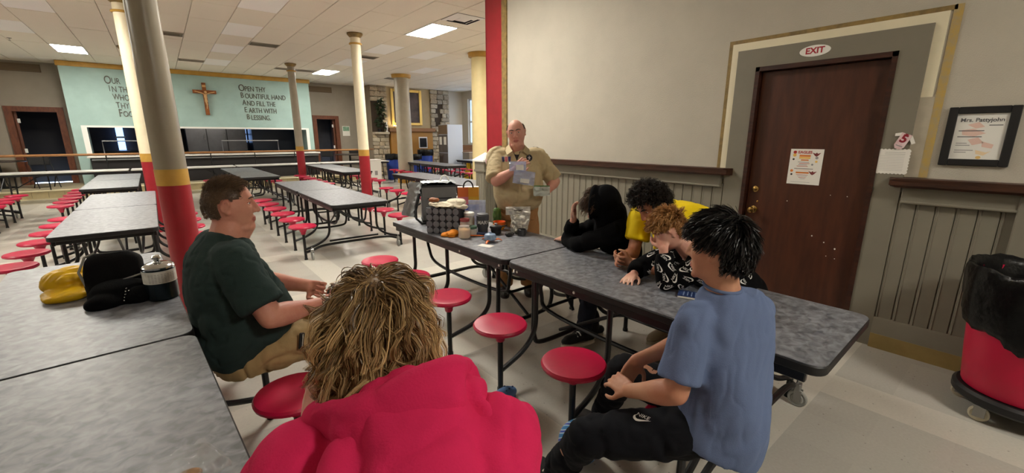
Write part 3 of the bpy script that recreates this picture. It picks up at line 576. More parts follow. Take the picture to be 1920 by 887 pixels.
TABLES = [
    (2.14, 2.235, R(.8), 'grey cafeteria table along the right with camping gear on it'),
    (-.375, 2.20, R(3.6), 'large grey cafeteria table in the left foreground with a yellow bag'),
    (-.52, 7.12, R(.6), 'pale cafeteria table directly behind the yellow bag, left of the columns'),
    (-.80, 11.85, R(.8), 'cafeteria table at left farthest back, near the platform step'),
    (1.98, 7.42, R(-.6), 'cafeteria table with caster legs in the middle, right of the seated man'),
    (1.62, 12.6, R(.6), 'cafeteria table seen over the seated man\'s head, below the hatch'),
    (3.86, 12.75, R(-1), 'cafeteria table between the thin column and the cream red column'),
    (4.55, 7.85, R(-1), 'cafeteria table right of the cream red column, behind the cooler bag'),
    (7.1, 13.2, R(-2), 'cafeteria table before the thick column and the blue bins'),
    (9.3, 12.6, R(-1), 'cafeteria table farthest right, below the grey cabinet'),
    (-3.0, 11.2, R(1), 'cafeteria table cut off by the left edge, only red stools show'),
]
tab0 = make_table(); tables = []
for k, (x, y, rz, lb) in enumerate(TABLES):
    t = tab0 if k == 0 else copy_tree(tab0); t.location = (x, y, 0); t.rotation_euler = (0, 0, rz); tag(t, lb, 'table', 'cafeteria tables with stools'); tables.append(t)
# long folding tables along the platform
def fold_table(x, label):
    t = thing('folding_table', label, 'table', (x, 15.7, 0), 0, 'folding tables along the platform')
    b0 = MB(); b0.prism(rrect(-1.2, 1.2, -.36, .36, .04), .715, .745, .004); obj('tabletop', b0, mat('pale_table_top', (200, 198, 194), .35), t)
    b0 = MB(); b0.prism(rrect(-1.18, 1.18, -.34, .34, .04), .66, .714, .004); obj('apron', b0, M_black, t)
    for s in (-1, 1):
        b0 = MB(); b0.tube([(s*.95, -.27, .67), (s*.98, -.27, .01)], .016, 8); b0.tube([(s*.95, .27, .67), (s*.98, .27, .01)], .016, 8); b0.tube([(s*.965, -.27, .2), (s*.965, .27, .2)], .013, 8); obj('leg', b0, M_black, t)
        b0 = MB(); b0.tube([(s*.95, 0, .35), (s*.45, 0, .67)], .011, 8); b0.tube([(s*.965, -.27, .35), (s*.965, .27, .35)], .011, 8); obj('brace', b0, M_black, t)
for k, (x, lb) in enumerate(((-4.4, 'white topped folding table at the far left edge, below the railing'), (-1.95, 'white topped folding table behind the left rows, below the railing'), (.5, 'white topped folding table below the crucifix'), (2.95, 'white topped folding table left of the thin column'), (5.4, 'white topped folding table right of the thin column'))): fold_table(x, lb)
# ================================================================== people
def remesh(mb, voxel, smooth=6, name='m'):
    me = bpy.data.meshes.new(name); me.from_pydata(mb.v, [], mb.f); me.update()
    bm = bmesh.new(); bm.from_mesh(me); bmesh.ops.recalc_face_normals(bm, faces=bm.faces); bm.to_mesh(me); bm.free()
    o = bpy.data.objects.new('tmp', me); COL.objects.link(o)
    r = o.modifiers.new('r', 'REMESH'); r.mode = 'VOXEL'; r.voxel_size = voxel; r.use_smooth_shade = True
    if smooth: s = o.modifiers.new('s', 'SMOOTH'); s.factor = .5; s.iterations = smooth
    dg = bpy.context.evaluated_depsgraph_get(); out = bpy.data.meshes.new_from_object(o.evaluated_get(dg)); out.name = name
    bpy.data.objects.remove(o); bpy.data.meshes.remove(me)
    out.polygons.foreach_set('use_smooth', [True]*len(out.polygons)); return out
def get_v(me):
    a = np.empty(len(me.vertices)*3); me.vertices.foreach_get('co', a); return a.reshape(-1, 3)
def get_n(me):
    a = np.empty(len(me.vertices)*3); me.vertices.foreach_get('normal', a); return a.reshape(-1, 3)
def set_v(me, a): me.vertices.foreach_set('co', a.ravel()); me.update()
def folds(me, amp, freq, seed=0.0, axis=(0, 0, 1), squash=.25, mask=None):
    """cloth folds: ridged noise, long along `axis`"""
    v = get_v(me); n = get_n(me); ax = unit(axis); par = v @ ax; P = v - np.outer(par, ax); Q = (P + np.outer(par*squash, ax))*freq + seed
    Q = Q + .35*np.stack([vnoise(v*freq*.7 + seed + 5), vnoise(v*freq*.7 + seed + 9), vnoise(v*freq*.7 + seed + 13)], 1)
    n1 = vnoise(Q); d = .7*vnoise(Q*.6 + 7.7) - 1.1*np.exp(-(n1/.22)**2) + .25*vnoise(Q*2.1 + 3.3) + .35; d *= amp
    if mask is not None: d = d*mask(v)
    set_v(me, v + n*d[:, None])
def seg_mask(pts, rad):
    pts = np.array(pts, float)
    return lambda v: np.clip(1.3 - np.min(np.linalg.norm(v[:, None, :] - pts[None], axis=2), axis=1)/rad, 0, 1)
def limb(mb, pts, rad, n=16, k=5, flat=None, ref=None, round_ends=True):
    P = catmull(pts, k); r = catmull([(x, 0, 0) for x in rad], k)[:, 0]
    if round_ends:
        t0 = unit(P[0] - P[1]); t1 = unit(P[-1] - P[-2]); a, b = [], []
        for q in (.95, .7, .35): a.append((P[0] + t0*r[0]*math.sqrt(max(0, 1 - (1-q)**2))*0 + t0*r[0]*q, r[0]*math.sqrt(1 - q*q))); b.append((P[-1] + t1*r[-1]*q, r[-1]*math.sqrt(1 - q*q)))
        P = np.vstack([[x[0] for x in a], P, [x[0] for x in b[::-1]]]); r = np.concatenate([[x[1] for x in a], r, [x[1] for x in b[::-1]]])
    return mb.tube(P, r, n, flat=flat, ref=ref)
def sleeve(mb, pts, rad, n=20, k=5, flat=None, ref=None, wall=.012, depth=.03):
    """tube whose far end is an open-looking hollow cuff"""
    P = catmull(pts, k); r = catmull([(x, 0, 0) for x in rad], k)[:, 0]; t = unit(P[-1] - P[-2])
    P = np.vstack([P, [P[-1] + t*.001], [P[-1] - t*depth]]); r = np.concatenate([r, [r[-1] - wall, r[-1] - wall]])
    return mb.tube(P, r, n, flat=flat, ref=ref)
def torso(mb, spine, lat, hw, hd, off=None, n=28, k=5, pw=2.4):
    """loft of super-ellipses along the spine; lat: lateral vectors, hw / hd: half width and depth, off: forward offset"""
    S = catmull(spine, k); L_ = catmull(lat, k); W_ = catmull([(a, b, 0) for a, b in zip(hw, hd)], k); O = catmull([(o, 0, 0) for o in (off or [0]*len(spine))], k)[:, 0]
    T = np.array([unit(t) for t in np.gradient(S, axis=0)]); vs_ = []; m = len(S)
    for i in range(m):
        l = unit(L_[i] - T[i]*np.dot(L_[i], T[i])); d = np.cross(l, T[i]) * -1      # forward = T x lat(right)
        for j in range(n):
            t = 2*PI*j/n; c_, s_ = math.cos(t), math.sin(t)
            vs_.append(S[i] + d*O[i] + l*W_[i, 0]*np.sign(c_)*abs(c_)**(2/pw) + d*W_[i, 1]*np.sign(s_)*abs(s_)**(2/pw))
    fs = [(i*n+j, i*n+(j+1) % n, (i+1)*n+(j+1) % n, (i+1)*n+j) for i in range(m-1) for j in range(n)]
    fs.append(tuple(range(n-1, -1, -1))); fs.append(tuple((m-1)*n+j for j in range(n)))
    return mb.add(vs_, fs)
def head_frame(fwd, up):
    f = unit(fwd); u = unit(np.asarray(up, float) - f*np.dot(up, f)); return np.stack([np.cross(f, u), f, u], 1)     # columns: right, forward, up
def head(mb, c, M, s=1.0, wide=1.0, jaw=0.0, nose=1.0):
    c = np.asarray(c, float)
    def fn(d, p):
        x, y, z = p*1.0
        if d[2] < 0:
            k = -d[2]; q = max(0, k - .35)**2; x *= 1 - .06*k + (.55 + jaw*3)*q
            if d[1] < 0: y *= 1 - .32*k
            else: y *= 1 + 2.0*q*min(1, d[1]/.25) if d[1] > 0 else 1
        if y > 0:
            y -= .006*max(0, d[1])**6
            ax = abs(x)
            y -= .011*math.exp(-((ax - .031)/.016)**2 - ((z - .010)/.011)**2)
            y += .005*math.exp(-((z - .034)/.011)**2 - (x/.05)**2)
            y += .006*math.exp(-(x/.022)**2 - ((z + .098)/.016)**2) - .003*math.exp(-(x/.03)**2 - ((z + .083)/.007)**2)
            y += .003*math.exp(-((ax - .045)/.02)**2 - ((z + .028)/.02)**2)
        return V(x*wide, y, z)*s
    mb.ball(c, (.076, .097, .119), 56, 44, M, fn); mb.ball(c + M @ (V(0, .077, -.101)*s), (.020*s, .014*s, .014*s), 14, 10, M)
    P = lambda x, y, z: c + M @ (V(x*wide, y, z)*s)
    limb(mb, [P(0, .083, .026), P(0, .093, .008), P(0, .104*nose, -.014), P(0, .107*nose, -.026)], [.007*s, .0085*s, .011*s, .0125*s], 10, 4)
    for x in (-1, 1):
        mb.ball(P(x*.012, .096, -.029), .0085*s, 8, 6)
        Re = np.array(Matrix.Rotation(R(-14)*x, 3, 'Z') @ Matrix.Rotation(R(-12), 3, 'X'))
        ec = P(x*.076, -.006, .002); E_ = M @ Re; eo = E_ @ V(x, 0, 0); mb.ball(ec, (.007*s, .014*s, .024*s), 12, 10, E_)
        limb(mb, [ec + eo*.006*s + E_ @ (V(0, math.cos(a_)*.0165, math.sin(a_)*.0275 + (.002 if a_ > 3 else 0))*s) for a_ in (.35, 1.1, 1.9, 2.7, 3.5, 4.2)], [.004*s, .0048*s, .005*s, .0048*s, .0045*s, .004*s], 8, 4); mb.ball(P(x*.079, -.001, -.026), (.0055*s, .008*s, .009*s), 8, 6, M)
    limb(mb, [P(-.024, .080, -.060), P(-.012, .0895, -.0565), P(0, .091, -.058), P(.012, .0895, -.0565), P(.024, .080, -.060)], [.003*s, .0055*s, .0055*s, .0055*s, .003*s], 8, 3)
    limb(mb, [P(-.021, .080, -.066), P(-.01, .0885, -.069), P(0, .0895, -.0695), P(.01, .0885, -.069), P(.021, .080, -.066)], [.003*s, .006*s, .0065*s, .006*s, .003*s], 8, 3)
def hand(mb, wrist, d, palm, side, s=1.0, curl=(.5, .5, .5, .5), thumb=.4, spread=.12):
    """d: direction of the fingers, palm: normal out of the palm, side: +1 when the thumb lies towards d x palm"""
    w_ = np.asarray(wrist, float); d = unit(d); n = unit(np.asarray(palm, float) - d*np.dot(palm, d)); t = np.cross(d, n)*side
    s = s*1.0
    for q in range(4):
        x = (.028 - .019*q)*s; limb(mb, [w_ + t*x*.55 - d*.005*s, w_ + t*x*.9 + d*.045*s, w_ + t*x + d*.088*s], [.015*s, .0145*s, .0105*s], 8, 3)
    mb.ball(w_ + d*.045*s, (.036*s, .044*s, .014*s), 12, 8, np.stack([t, d, n], 1))
    for q in range(4):
        x = (.030 - .0205*q)*s; L0 = (.074, .083, .077, .060)[q]*s; p = w_ + d*.086*s + t*x; a = 0.0; dd = d + t*spread*(1.2 - .8*q)*1.0
        dd = unit(dd); pts = [p]; c_ = curl[q]
        for part, f_ in ((.45, .55), (.30, 1.0), (.25, .8)):
            a += c_*f_; v = dd*math.cos(a) + n*math.sin(a); pts.append(pts[-1] + v*L0*part)
        limb(mb, pts, [.0092*s, .0086*s, .0078*s, .0066*s], 8, 4)
    p = w_ + d*.02*s + t*.026*s; a = unit(d*.55 + t*.75 + n*.35*thumb*2); b = unit(d*.85 + t*(.45 - .5*thumb) + n*.5*thumb); cc = unit(d*.95 + t*(.2 - .6*thumb) + n*.6*thumb)
    limb(mb, [w_ + d*.005*s + t*.012*s, p + a*.022*s, p + a*.045*s, p + a*.045*s + b*.03*s, p + a*.045*s + b*.03*s + cc*.025*s], [.014*s, .0135*s, .0105*s, .0095*s, .0072*s], 8, 4)
HAIR = {}
def hair_mat(name, dark, light, rough=.45):
    if name in HAIR: return HAIR[name]
    m = bpy.data.materials.new(name); m.use_nodes = True; nt = m.node_tree; N = nt.nodes.new; L = nt.links.new; b = nt.nodes['Principled BSDF']
    at = N('ShaderNodeAttribute'); at.attribute_name = 'tone'; cr = N('ShaderNodeValToRGB'); L(at.outputs['Fac'], cr.inputs[0]); e = cr.color_ramp.elements; e[0].color = rgb(*dark); e[1].color = rgb(*light)
    L(cr.outputs[0], b.inputs['Base Color']); b.inputs['Roughness'].default_value = rough; b.inputs['Specular IOR Level'].default_value = .35; HAIR[name] = m; return m
def hair(name, parent, base, c, M, s, m, mask, n_locks, per, length, flow, S=12, curl=0.0, freq=3.0, rad=.0016, clump=.012, lift=.3, grav=.5, seed=1, wide=1.0, push=1.05, tone_root=.0, jit=.35, flowmix=1.0, ribbon=True, wave=0.0, wfreq=30.0):
    """locks of tapering strands that grow from the scalp, follow `flow` and gravity and stay outside the head"""
    rs_ = np.random.RandomState(seed); ell = V(.076*wide, .097, .119)*s; roots = []
    while len(roots) < n_locks:
        d = rs_.normal(size=3); d /= np.linalg.norm(d)
        if mask(d): roots.append(d)
    D = np.array(roots); N_ = len(D); P = D*ell*1.02; nr = D/ell; nr /= np.linalg.norm(nr, axis=1)[:, None]
    g = M.T @ V(0, 0, -1); Ls = length(D)*rs_.uniform(.75, 1.15, N_); guide = [P.copy()]; fl = flow(D); fl = fl - nr*np.sum(fl*nr, 1)[:, None] + rs_.normal(size=(N_, 3))*jit*.5
    v = nr*lift + fl*flowmix; v /= np.linalg.norm(v, axis=1)[:, None]
    for k in range(S - 1):
        t = k/(S - 1); v = v + g*grav*.28*(.4 + t) + rs_.normal(size=(N_, 3))*.05; v /= np.linalg.norm(v, axis=1)[:, None]
        P = P + v*(Ls/(S - 1))[:, None]
        q = np.linalg.norm(P/ell, axis=1); ins = q < push
        P[ins] *= (push/q[ins])[:, None]
        if ins.any():
            nn = P/ell/ell; nn /= np.linalg.norm(nn, axis=1)[:, None]; dv = np.minimum(0, np.sum(v*nn, 1)); v = np.where(ins[:, None], v - nn*dv[:, None], v); v /= np.linalg.norm(v, axis=1)[:, None] + 1e-9
        guide.append(P.copy())
    G = np.stack(guide, 1)                                   # N, S, 3
    T = np.gradient(G, axis=1); T /= np.linalg.norm(T, axis=2)[..., None] + 1e-9
    a = rs_.normal(size=(N_, 1, 3)); e1 = np.cross(T, a); e1 /= np.linalg.norm(e1, axis=2)[..., None] + 1e-9; e2 = np.cross(T, e1)
    tt = np.linspace(0, 1, S)[None, :, None]; ph = rs_.uniform(0, 6.28, (N_, 1, 1)); fr = rs_.uniform(.7, 1.3, (N_, 1, 1))*freq; am = rs_.uniform(.5, 1.3, (N_, 1, 1))*curl
    G = G + (e1*np.cos(ph + fr*tt*6.28) + e2*np.sin(ph + fr*tt*6.28))*am*tt**.7
    if wave:
        sh_ = G.shape; Q = G.reshape(-1, 3)*wfreq; off = np.stack([vnoise(Q), vnoise(Q + 31.7), vnoise(Q + 77.1)], 1).reshape(sh_); G = G + off*wave*tt**.8
    K3 = 2 if ribbon else 3; allv = []; tones = []; lt = rs_.uniform(.1, .8, N_)
    for q in range(per):
        o1 = rs_.normal(size=(N_, 1, 1))*clump; o2 = rs_.normal(size=(N_, 1, 1))*clump; sh = (1 - .55*tt)
        X = G + (e1*o1 + e2*o2)*sh + rs_.normal(size=(N_, 1, 3))*clump*.25; rr = rad*(1 - .75*tt**2)*np.ones((N_, S, 1))
        w0 = rs_.uniform(0, 6.28, (N_, 1, 1)); ring = [X + (e1*np.cos(w0 + w2) + e2*np.sin(w0 + w2))*rr for w2 in ((0, 3.1416) if ribbon else (0, 2.094, 4.189))]
        allv.append(np.stack(ring, 2)); tn = np.clip(lt + rs_.normal(size=N_)*.18, 0, 1)[:, None]*np.ones((1, S)) + (tt[..., 0] - .5)*.25 - tone_root*(1 - tt[..., 0]); tones.append(np.repeat(tn[..., None], K3, 2))
    A = np.concatenate(allv, 0); K = A.shape[0]; Tn = np.clip(np.concatenate(tones, 0), 0, 1)
    W3 = A.reshape(-1, 3) @ M.T + np.asarray(c) - np.asarray(base)
    b0 = (np.arange(K)*S*K3)[:, None, None] + (np.arange(S - 1)*K3)[None, :, None]; j = np.arange(1 if ribbon else 3)[None, None, :]; j2 = (j + 1) % K3
    F = np.stack([b0 + j, b0 + j2, b0 + K3 + j2, b0 + K3 + j], -1).reshape(-1, 4)
    me = bpy.data.meshes.new(name); me.vertices.add(len(W3)); me.vertices.foreach_set('co', W3.ravel()); me.loops.add(F.size); me.loops.foreach_set('vertex_index', F.ravel()); me.polygons.add(len(F)); me.polygons.foreach_set('loop_start', np.arange(0, F.size, 4)); me.polygons.foreach_set('use_smooth', np.ones(len(F), bool)); me.update(calc_edges=True)
    at = me.attributes.new('tone', 'FLOAT', 'POINT'); at.data.foreach_set('value', Tn.ravel()); return link(name, me, m, parent)
def hair_cap(name, parent, base, c, M, s, m, mask, grow=1.035, wide=1.0, tone=.15, rough=.0):
    nu, nv = 64, 44; vs_ = []; keep = []
    for i in range(nv + 1):
        for j in range(nu):
            ph = PI*i/nv; t = 2*PI*j/nu; d = V(math.sin(ph)*math.cos(t), math.sin(ph)*math.sin(t), math.cos(ph)); keep.append(mask(d)); p = d*V(.076*wide, .097, .119)*s
            if d[2] < 0 and d[1] < 0: p[1] *= 1 - .32*(-d[2])
            vs_.append(p*(grow if keep[-1] else .94))
    fs = [(i*nu+j, (i+1)*nu+j, (i+1)*nu+(j+1) % nu, i*nu+(j+1) % nu) for i in range(nv) for j in range(nu)]; fs = [f for f in fs if any(keep[q] for q in f)]
    mb = MB(); mb.add([np.asarray(c) + M @ p - np.asarray(base) for p in vs_], fs); me = to_mesh(mb, name, 180); at = me.attributes.new('tone', 'FLOAT', 'POINT'); at.data.foreach_set('value', [tone]*len(me.vertices)); return link(name, me, m, parent)
def skin_mat(name, col, red):
    return mat(name, col, .5, col2=red, vscale=6, bump=.06, bscale=160, sss=.12, spec=.4)
def place(me, base):
    v = get_v(me); set_v(me, v - np.asarray(base)[None]); return me
class Person:
    def __init__(s, label, base, skin, lip):
        s.base = V(*base); s.t = thing('person', label, 'person', base); s.mb = MB(); s.skin = skin; s.lip = lip; s.mats = {}
    def finish_body(s, voxel=.0048, smooth=4, hc=None, M=None, hs=1.0):
        me = remesh(s.mb, voxel, smooth, 'body'); me.materials.clear(); me.materials.append(s.skin); me.materials.append(s.lip)
        if hc is not None:
            cen = np.empty(len(me.polygons)*3); me.polygons.foreach_get('center', cen); q = (cen.reshape(-1, 3) - np.asarray(hc)) @ M / hs
            li = ((q[:, 0]/.025)**2 + ((q[:, 2] + .0635)/.0125)**2 < 1) & (q[:, 1] > .075); me.polygons.foreach_set('material_index', li.astype(int))
        place(me, s.base); return link('body', me, None, s.t)
    def cloth(s, name, mb, m, voxel=.008, smooth=4, fold=(), label=None):
        me = remesh(mb, voxel, smooth, name)
        for f in fold: folds(me, **f)
        me.materials.clear(); place(me, s.base); o = link(name, me, m, s.t)
        if label: o['label'] = label
        return o
    def eyes(s, c, M, hs=1.0, wide=1.0, iris=(60, 70, 80), brow=None, look=(0, 1, 0)):
        c = np.asarray(c); P = lambda x, y, z: c + M @ (V(x*wide, y, z)*hs) - s.base
        for x in (-1, 1):
            e = MB(); e.ball(P(x*.031, .0685, .010), .0118*hs, 14, 10); o = obj('eye', e, mat('eye_white', (226, 220, 214), .3), s.t)
            e = MB(); l = M @ unit(look); e.ball(P(x*.031, .0685, .010) + l*.0078*hs, .0058*hs, 10, 8); obj('iris', e, mat('iris_%d_%d_%d' % iris, iris, .2), o)
            e = MB(); limb(e, [P(x*.016, .080, .018), P(x*.031, .0805, .0185), P(x*.046, .073, .014)], [.0028*hs, .0045*hs, .003*hs], 8, 4); limb(e, [P(x*.019, .0775, .0035), P(x*.031, .0785, .0015), P(x*.044, .073, .004)], [.002*hs, .0035*hs, .002*hs], 8, 4); obj('eyelid', e, s.skin, s.t)
            if brow is not None:
                e = MB(); limb(e, [P(x*.012, .0955, .031), P(x*.03, .0925, .037), P(x*.05, .079, .032)], [.003*hs, .0042*hs, .002*hs], 8, 4); obj('eyebrow', e, brow, s.t)
def shoe(p, ankle, toe_dir, L_, m, msole, up=(0, 0, 1), h=.085, z0=0.0, lace=None, name='shoe'):
    d = unit(V(toe_dir[0], toe_dir[1], 0)); l = np.cross(d, V(0, 0, 1)); a = V(ankle[0], ankle[1], z0); mb = MB()
    heel = a - d*.07
    P = [heel + V(0,0,.05), heel + d*.06 + V(0,0,.055), heel + d*L_*.5 + V(0,0,.052), heel + d*L_*.78 + V(0,0,.042), heel + d*(L_ - .03) + V(0,0,.036)]
    limb(mb, P, [.036, .042, .043, .042, .03], 16, 4); limb(mb, [heel + d*.055 + V(0,0,.05), heel + d*.06 + V(0,0,.105)], [.042, .044], 16, 3)
    for (k) in range(4): pass
    me = remesh(mb, .006, 4, 'upper'); v = get_v(me); v[:, 2] = np.maximum(v[:, 2], z0 + .018); set_v(me, v); place(me, p.base); me.materials.clear(); u = link(name, me, m, p.t)
    mb = MB(); out = []
    for k in range(28):
        t = 2*PI*k/28; x = math.cos(t); w_ = .046*(1 + .08*x); out.append(heel[:2] + d[:2]*(L_/2 - .018 + x*(L_/2 + .012)) + l[:2]*w_*math.sin(t)*(abs(math.sin(t))**-.25 if abs(math.sin(t)) > 1e-3 else 1))
    mb.prism(out, z0 + .001, z0 + .03, .006); mb.v = [tuple(np.array(q) - p.base) for q in mb.v]; obj('sole', mb, msole, u)
    if lace is not None:
        for k in range(4):
            q = heel + d*(L_*(.42 + .1*k)) + V(0, 0, .098 - .008*k); mb = MB(); limb(mb, [q - l*.03 - V(0,0,.012), q, q + l*.03 - V(0,0,.012)], [.005]*3, 6, 3); mb.v = [tuple(np.array(z) - p.base) for z in mb.v]; obj('lace', mb, lace, u)
    return u
def swoosh_poly():
    pts = [(-.50, .02), (-.46, .10), (-.36, .20), (-.40, .08), (-.36, -.02), (-.26, -.05), (-.05, .00), (.5, .18), (-.1, -.14), (-.28, -.20), (-.42, -.16), (-.49, -.08)]
    return pts
def decal(name, target_objs, origin, normal, up, polys, m, parent, base, lift=.0022, reach=.12):
    """flat print pressed on to a surface: polys are lists of 2-D outlines (x right, y up) in metres, triangulated and ray-cast on to the target"""
    n = unit(normal); u = unit(np.asarray(up, float) - n*np.dot(up, n)); r = np.cross(u, n); bm = bmesh.new()
    for pl in polys:
        try: bm.faces.new([bm.verts.new((x, y, 0)) for x, y in pl])
        except Exception: pass
    bmesh.ops.triangulate(bm, faces=bm.faces); 
    for _ in range(2): bmesh.ops.subdivide_edges(bm, edges=[e for e in bm.edges if e.calc_length() > .008], cuts=1)
    bmesh.ops.triangulate(bm, faces=bm.faces)
    for q in bm.verts:
        o = Vector(np.asarray(origin) + r*q.co.x + u*q.co.y + n*reach); best = None
        for tr_ in target_objs:
            h_ = tr_.ray_cast(o, Vector(-n), reach*2.2)
            if h_[0] is not None and (best is None or h_[3] < best[3]): best = h_
        q.co = (best[0] + Vector(n)*lift if best else Vector(np.asarray(origin) + r*q.co.x + u*q.co.y)) - Vector(base)
    me = bpy.data.meshes.new(name); bm.to_mesh(me); bm.free(); return link(name, me, m, parent)
def bvh_of(*objs):
    out = []
    for o in objs:
        v = get_v(o.data) + np.array(o.parent.location); f = [tuple(p.vertices) for p in o.data.polygons]; out.append(BVHTree.FromPolygons([tuple(x) for x in v], f))
    return out
def text_polys(s, size, **k):
    me = text_mesh(s, size, 0.0, **k); v = [tuple(x.co[:2]) for x in me.vertices]; return [[v[i] for i in p.vertices] for p in me.polygons]
def logo_polys(w_, rot=0, word='NIKE'):
    P = [[(x*w_, y*w_ - .12*w_) for x, y in swoosh_poly()]] + [[(x - .02*w_, y + .13*w_) for x, y in q] for q in text_polys(word, .34*w_, shear=.25, bold=.0)]
    c_, s_ = math.cos(rot), math.sin(rot); return [[(x*c_ - y*s_, x*s_ + y*c_) for x, y in q] for q in P]
M_lip = mat('lips', (176, 106, 98), .45)
def rt_of(f): f = unit(f); return np.cross(f, V(0, 0, 1))
def mid(a, b, t=.5): return np.asarray(a)*(1 - t) + np.asarray(b)*t
def leg(mb, hip, knee, ankle, r, flare=0.0, hollow=True):
    """trouser leg: hip, knee, ankle radii in r; thigh and shin are separate tubes that share the knee"""
    hip, knee, ankle = map(np.asarray, (hip, knee, ankle))
    limb(mb, [hip, mid(hip, knee, .5), knee], [r[0], (r[0] + r[1])/2*1.02, r[1]], 20)
    sleeve(mb, [knee, mid(knee, ankle, .4), ankle], [r[1]*.97, (r[1]*1.0 + r[2])/2, r[2]], 20)
def arm_skin(mb, sh, el, wr, r):
    sh, el, wr = map(np.asarray, (sh, el, wr))
    limb(mb, [sh, mid(sh, el, .5), el], [r[0], r[0]*.93, r[1]], 16); limb(mb, [el, mid(el, wr, .3), mid(el, wr, .7), wr], [r[1], r[1]*1.06, r[2]*1.15, r[2]], 16)
def core(mb, spine, hips, knees, ankles, r=.07):
    limb(mb, spine, [r]*len(spine), 12, 3)
    for h, k, a in zip(hips, knees, ankles): limb(mb, [h, k, a], [.05, .045, .03], 10, 4); limb(mb, [spine[0], h], [.06, .05], 10, 3)
ALLDIR = lambda D: np.tile(V(0, 0, 1), (len(D), 1))

# ------------------------------------------------------------------ 1. man in the dark green shirt, seated in profile
def man_green():
    p = Person('man in a dark green T-shirt and khaki trousers seated in profile beside the column', (.22, 2.35, 0), skin_mat('skin_ruddy', (206, 148, 126), (190, 120, 104)), M_lip)
    f = unit(V(.97, .22, 0)); r = rt_of(f); hf = unit(V(.975, -.17, -.02)); M = head_frame(hf, V(-.05, 0, 1)); hc = V(.215, 2.395, 1.268); hs = 1.08
    spine = [V(.20, 2.34, .54), V(.19, 2.34, .72), V(.165, 2.355, .92), V(.17, 2.365, 1.05), V(.19, 2.375, 1.13)]
    shR, shL = V(.185, 2.18, 1.03), V(.145, 2.555, 1.03); elR, elL = V(.275, 2.04, .80), V(.32, 2.62, .81); wrR, wrL = V(.495, 2.13, .775), V(.525, 2.40, .79)
    hips = [V(.26, 2.25, .555), V(.24, 2.45, .555)]; knees = [V(.67, 2.22, .565), V(.66, 2.53, .565)]; ank = [V(.66, 2.24, .10), V(.68, 2.53, .10)]
    b = p.mb; head(b, hc, M, hs, 1.03, .08); limb(b, [V(.175, 2.38, 1.08), V(.195, 2.385, 1.15), V(.215, 2.395, 1.21)], [.082, .072, .068], 18); b.ball(hc + M @ V(0, .03, -.108), (.060, .070, .036), 16, 10, M); limb(b, [hc + M @ V(0, .06, -.105), V(.225, 2.39, 1.12)], [.04, .06], 14, 3)
    core(b, spine, hips, knees, ank)
    arm_skin(b, shR, elR, wrR, (.062, .052, .034)); arm_skin(b, shL, elL, wrL, (.062, .050, .034)); limb(b, [shR, shL], [.05, .05], 12, 3)
    hand(b, wrR, V(.85, .5, -.05), V(-.45, .75, .45), -1, 1.05, (1.0, 1.0, 1.05, 1.1), .8); hand(b, wrL, V(.45, -.85, -.1), V(-.75, -.4, .5), 1, 1.05, (1.0, 1.0, 1.1, 1.1), .8)
    p.finish_body(.0054, 3, hc, M, hs); hm = hair_mat('hair_brown_short', (70, 52, 38), (122, 96, 72))
    p.eyes(hc, M, hs, 1.03, (70, 84, 90), hm)
    def mk(d): return (d[2] > .12 + .34*max(0, d[1]) and not (d[1] > .55 and d[2] < .72)) or (d[1] < -.05 and d[2] > -.42 and abs(d[0]) < .98 and not (abs(d[0]) > .8 and d[1] > -.35))
    hair_cap('hair_base', p.t, p.base, hc, M, hs, hm, mk, 1.012, 1.03, .35)
    flow = lambda D: np.stack([0*D[:, 0], np.where(D[:, 2] > .55, .8, .1), np.where(D[:, 2] > .55, .2, -.6)], 1)
    hair('hair', p.t, p.base, hc, M, hs, hm, mk, 2600, 5, lambda D: np.where(D[:, 2] > .55, .024, .006), flow, 4, 0, 1, .0006, .004, .45, .1, 3, 1.03, 1.012)
    # shirt
    m = mat('dark_green_cotton', (42, 56, 54), .9, var=.10, vscale=5, bump=.12, bscale=220, spec=.2)
    s = MB(); lat = [r, r, r, r, r]
    torso(s, [V(.12, 2.34, .50), V(.15, 2.34, .60), V(.185, 2.34, .72), V(.165, 2.355, .90), V(.165, 2.362, 1.02), V(.18, 2.37, 1.095), V(.19, 2.376, 1.125)], [r]*7, [.175, .205, .22, .213, .195, .125, .085], [.12, .165, .205, .175, .14, .105, .085], [.0, .0, .025, .0, -.01, 0, 0])
    for sh, el, sgn in ((shR, elR, 1), (shL, elL, -1)):
        e2 = mid(sh, el, .80); sleeve(s, [mid(sh, shL if sgn > 0 else shR, .22) + V(0, 0, .015), sh + V(0, 0, .01), mid(sh, el, .45), e2], [.085, .092, .092, .094], 22)
    o = p.cloth('shirt', s, m, .008, 12, [dict(amp=.009, freq=8, seed=2, axis=(1, .2, .6), squash=.3), dict(amp=.004, freq=24, seed=8, axis=(1, 0, .5), squash=.4)])
    pc_ = decal('chest_print', bvh_of(o), V(.37, 2.33, .93), f, V(0, 0, 1), [[(x*.1, y*.07) for x, y in ((-.5, .3), (.4, .5), (.5, .1), (.1, -.1), (.4, -.5), (-.4, -.3))]], mat('faded_print', (96, 118, 104), .8), p.t, p.base)
    # trousers
    m2 = mat('khaki_cotton', (160, 134, 92), .85, var=.06, vscale=6, bump=.12, bscale=200); s = MB()
    torso(s, [V(.215, 2.34, .475), V(.21, 2.34, .54), V(.20, 2.34, .62)], [r]*3, [.18, .195, .17], [.165, .18, .15], [.0, .0, .0])
    for h, k, a in zip(hips, knees, ank): leg(s, h + V(0, 0, .005), k, a + V(0, 0, .03), (.115, .09, .075))
    p.cloth('trousers', s, m2, .008, 5, [dict(amp=.011, freq=11, seed=4, axis=(.3, 1, .3), squash=.35), dict(amp=.003, freq=30, seed=8, axis=(.2, 1, .3), squash=.4)])
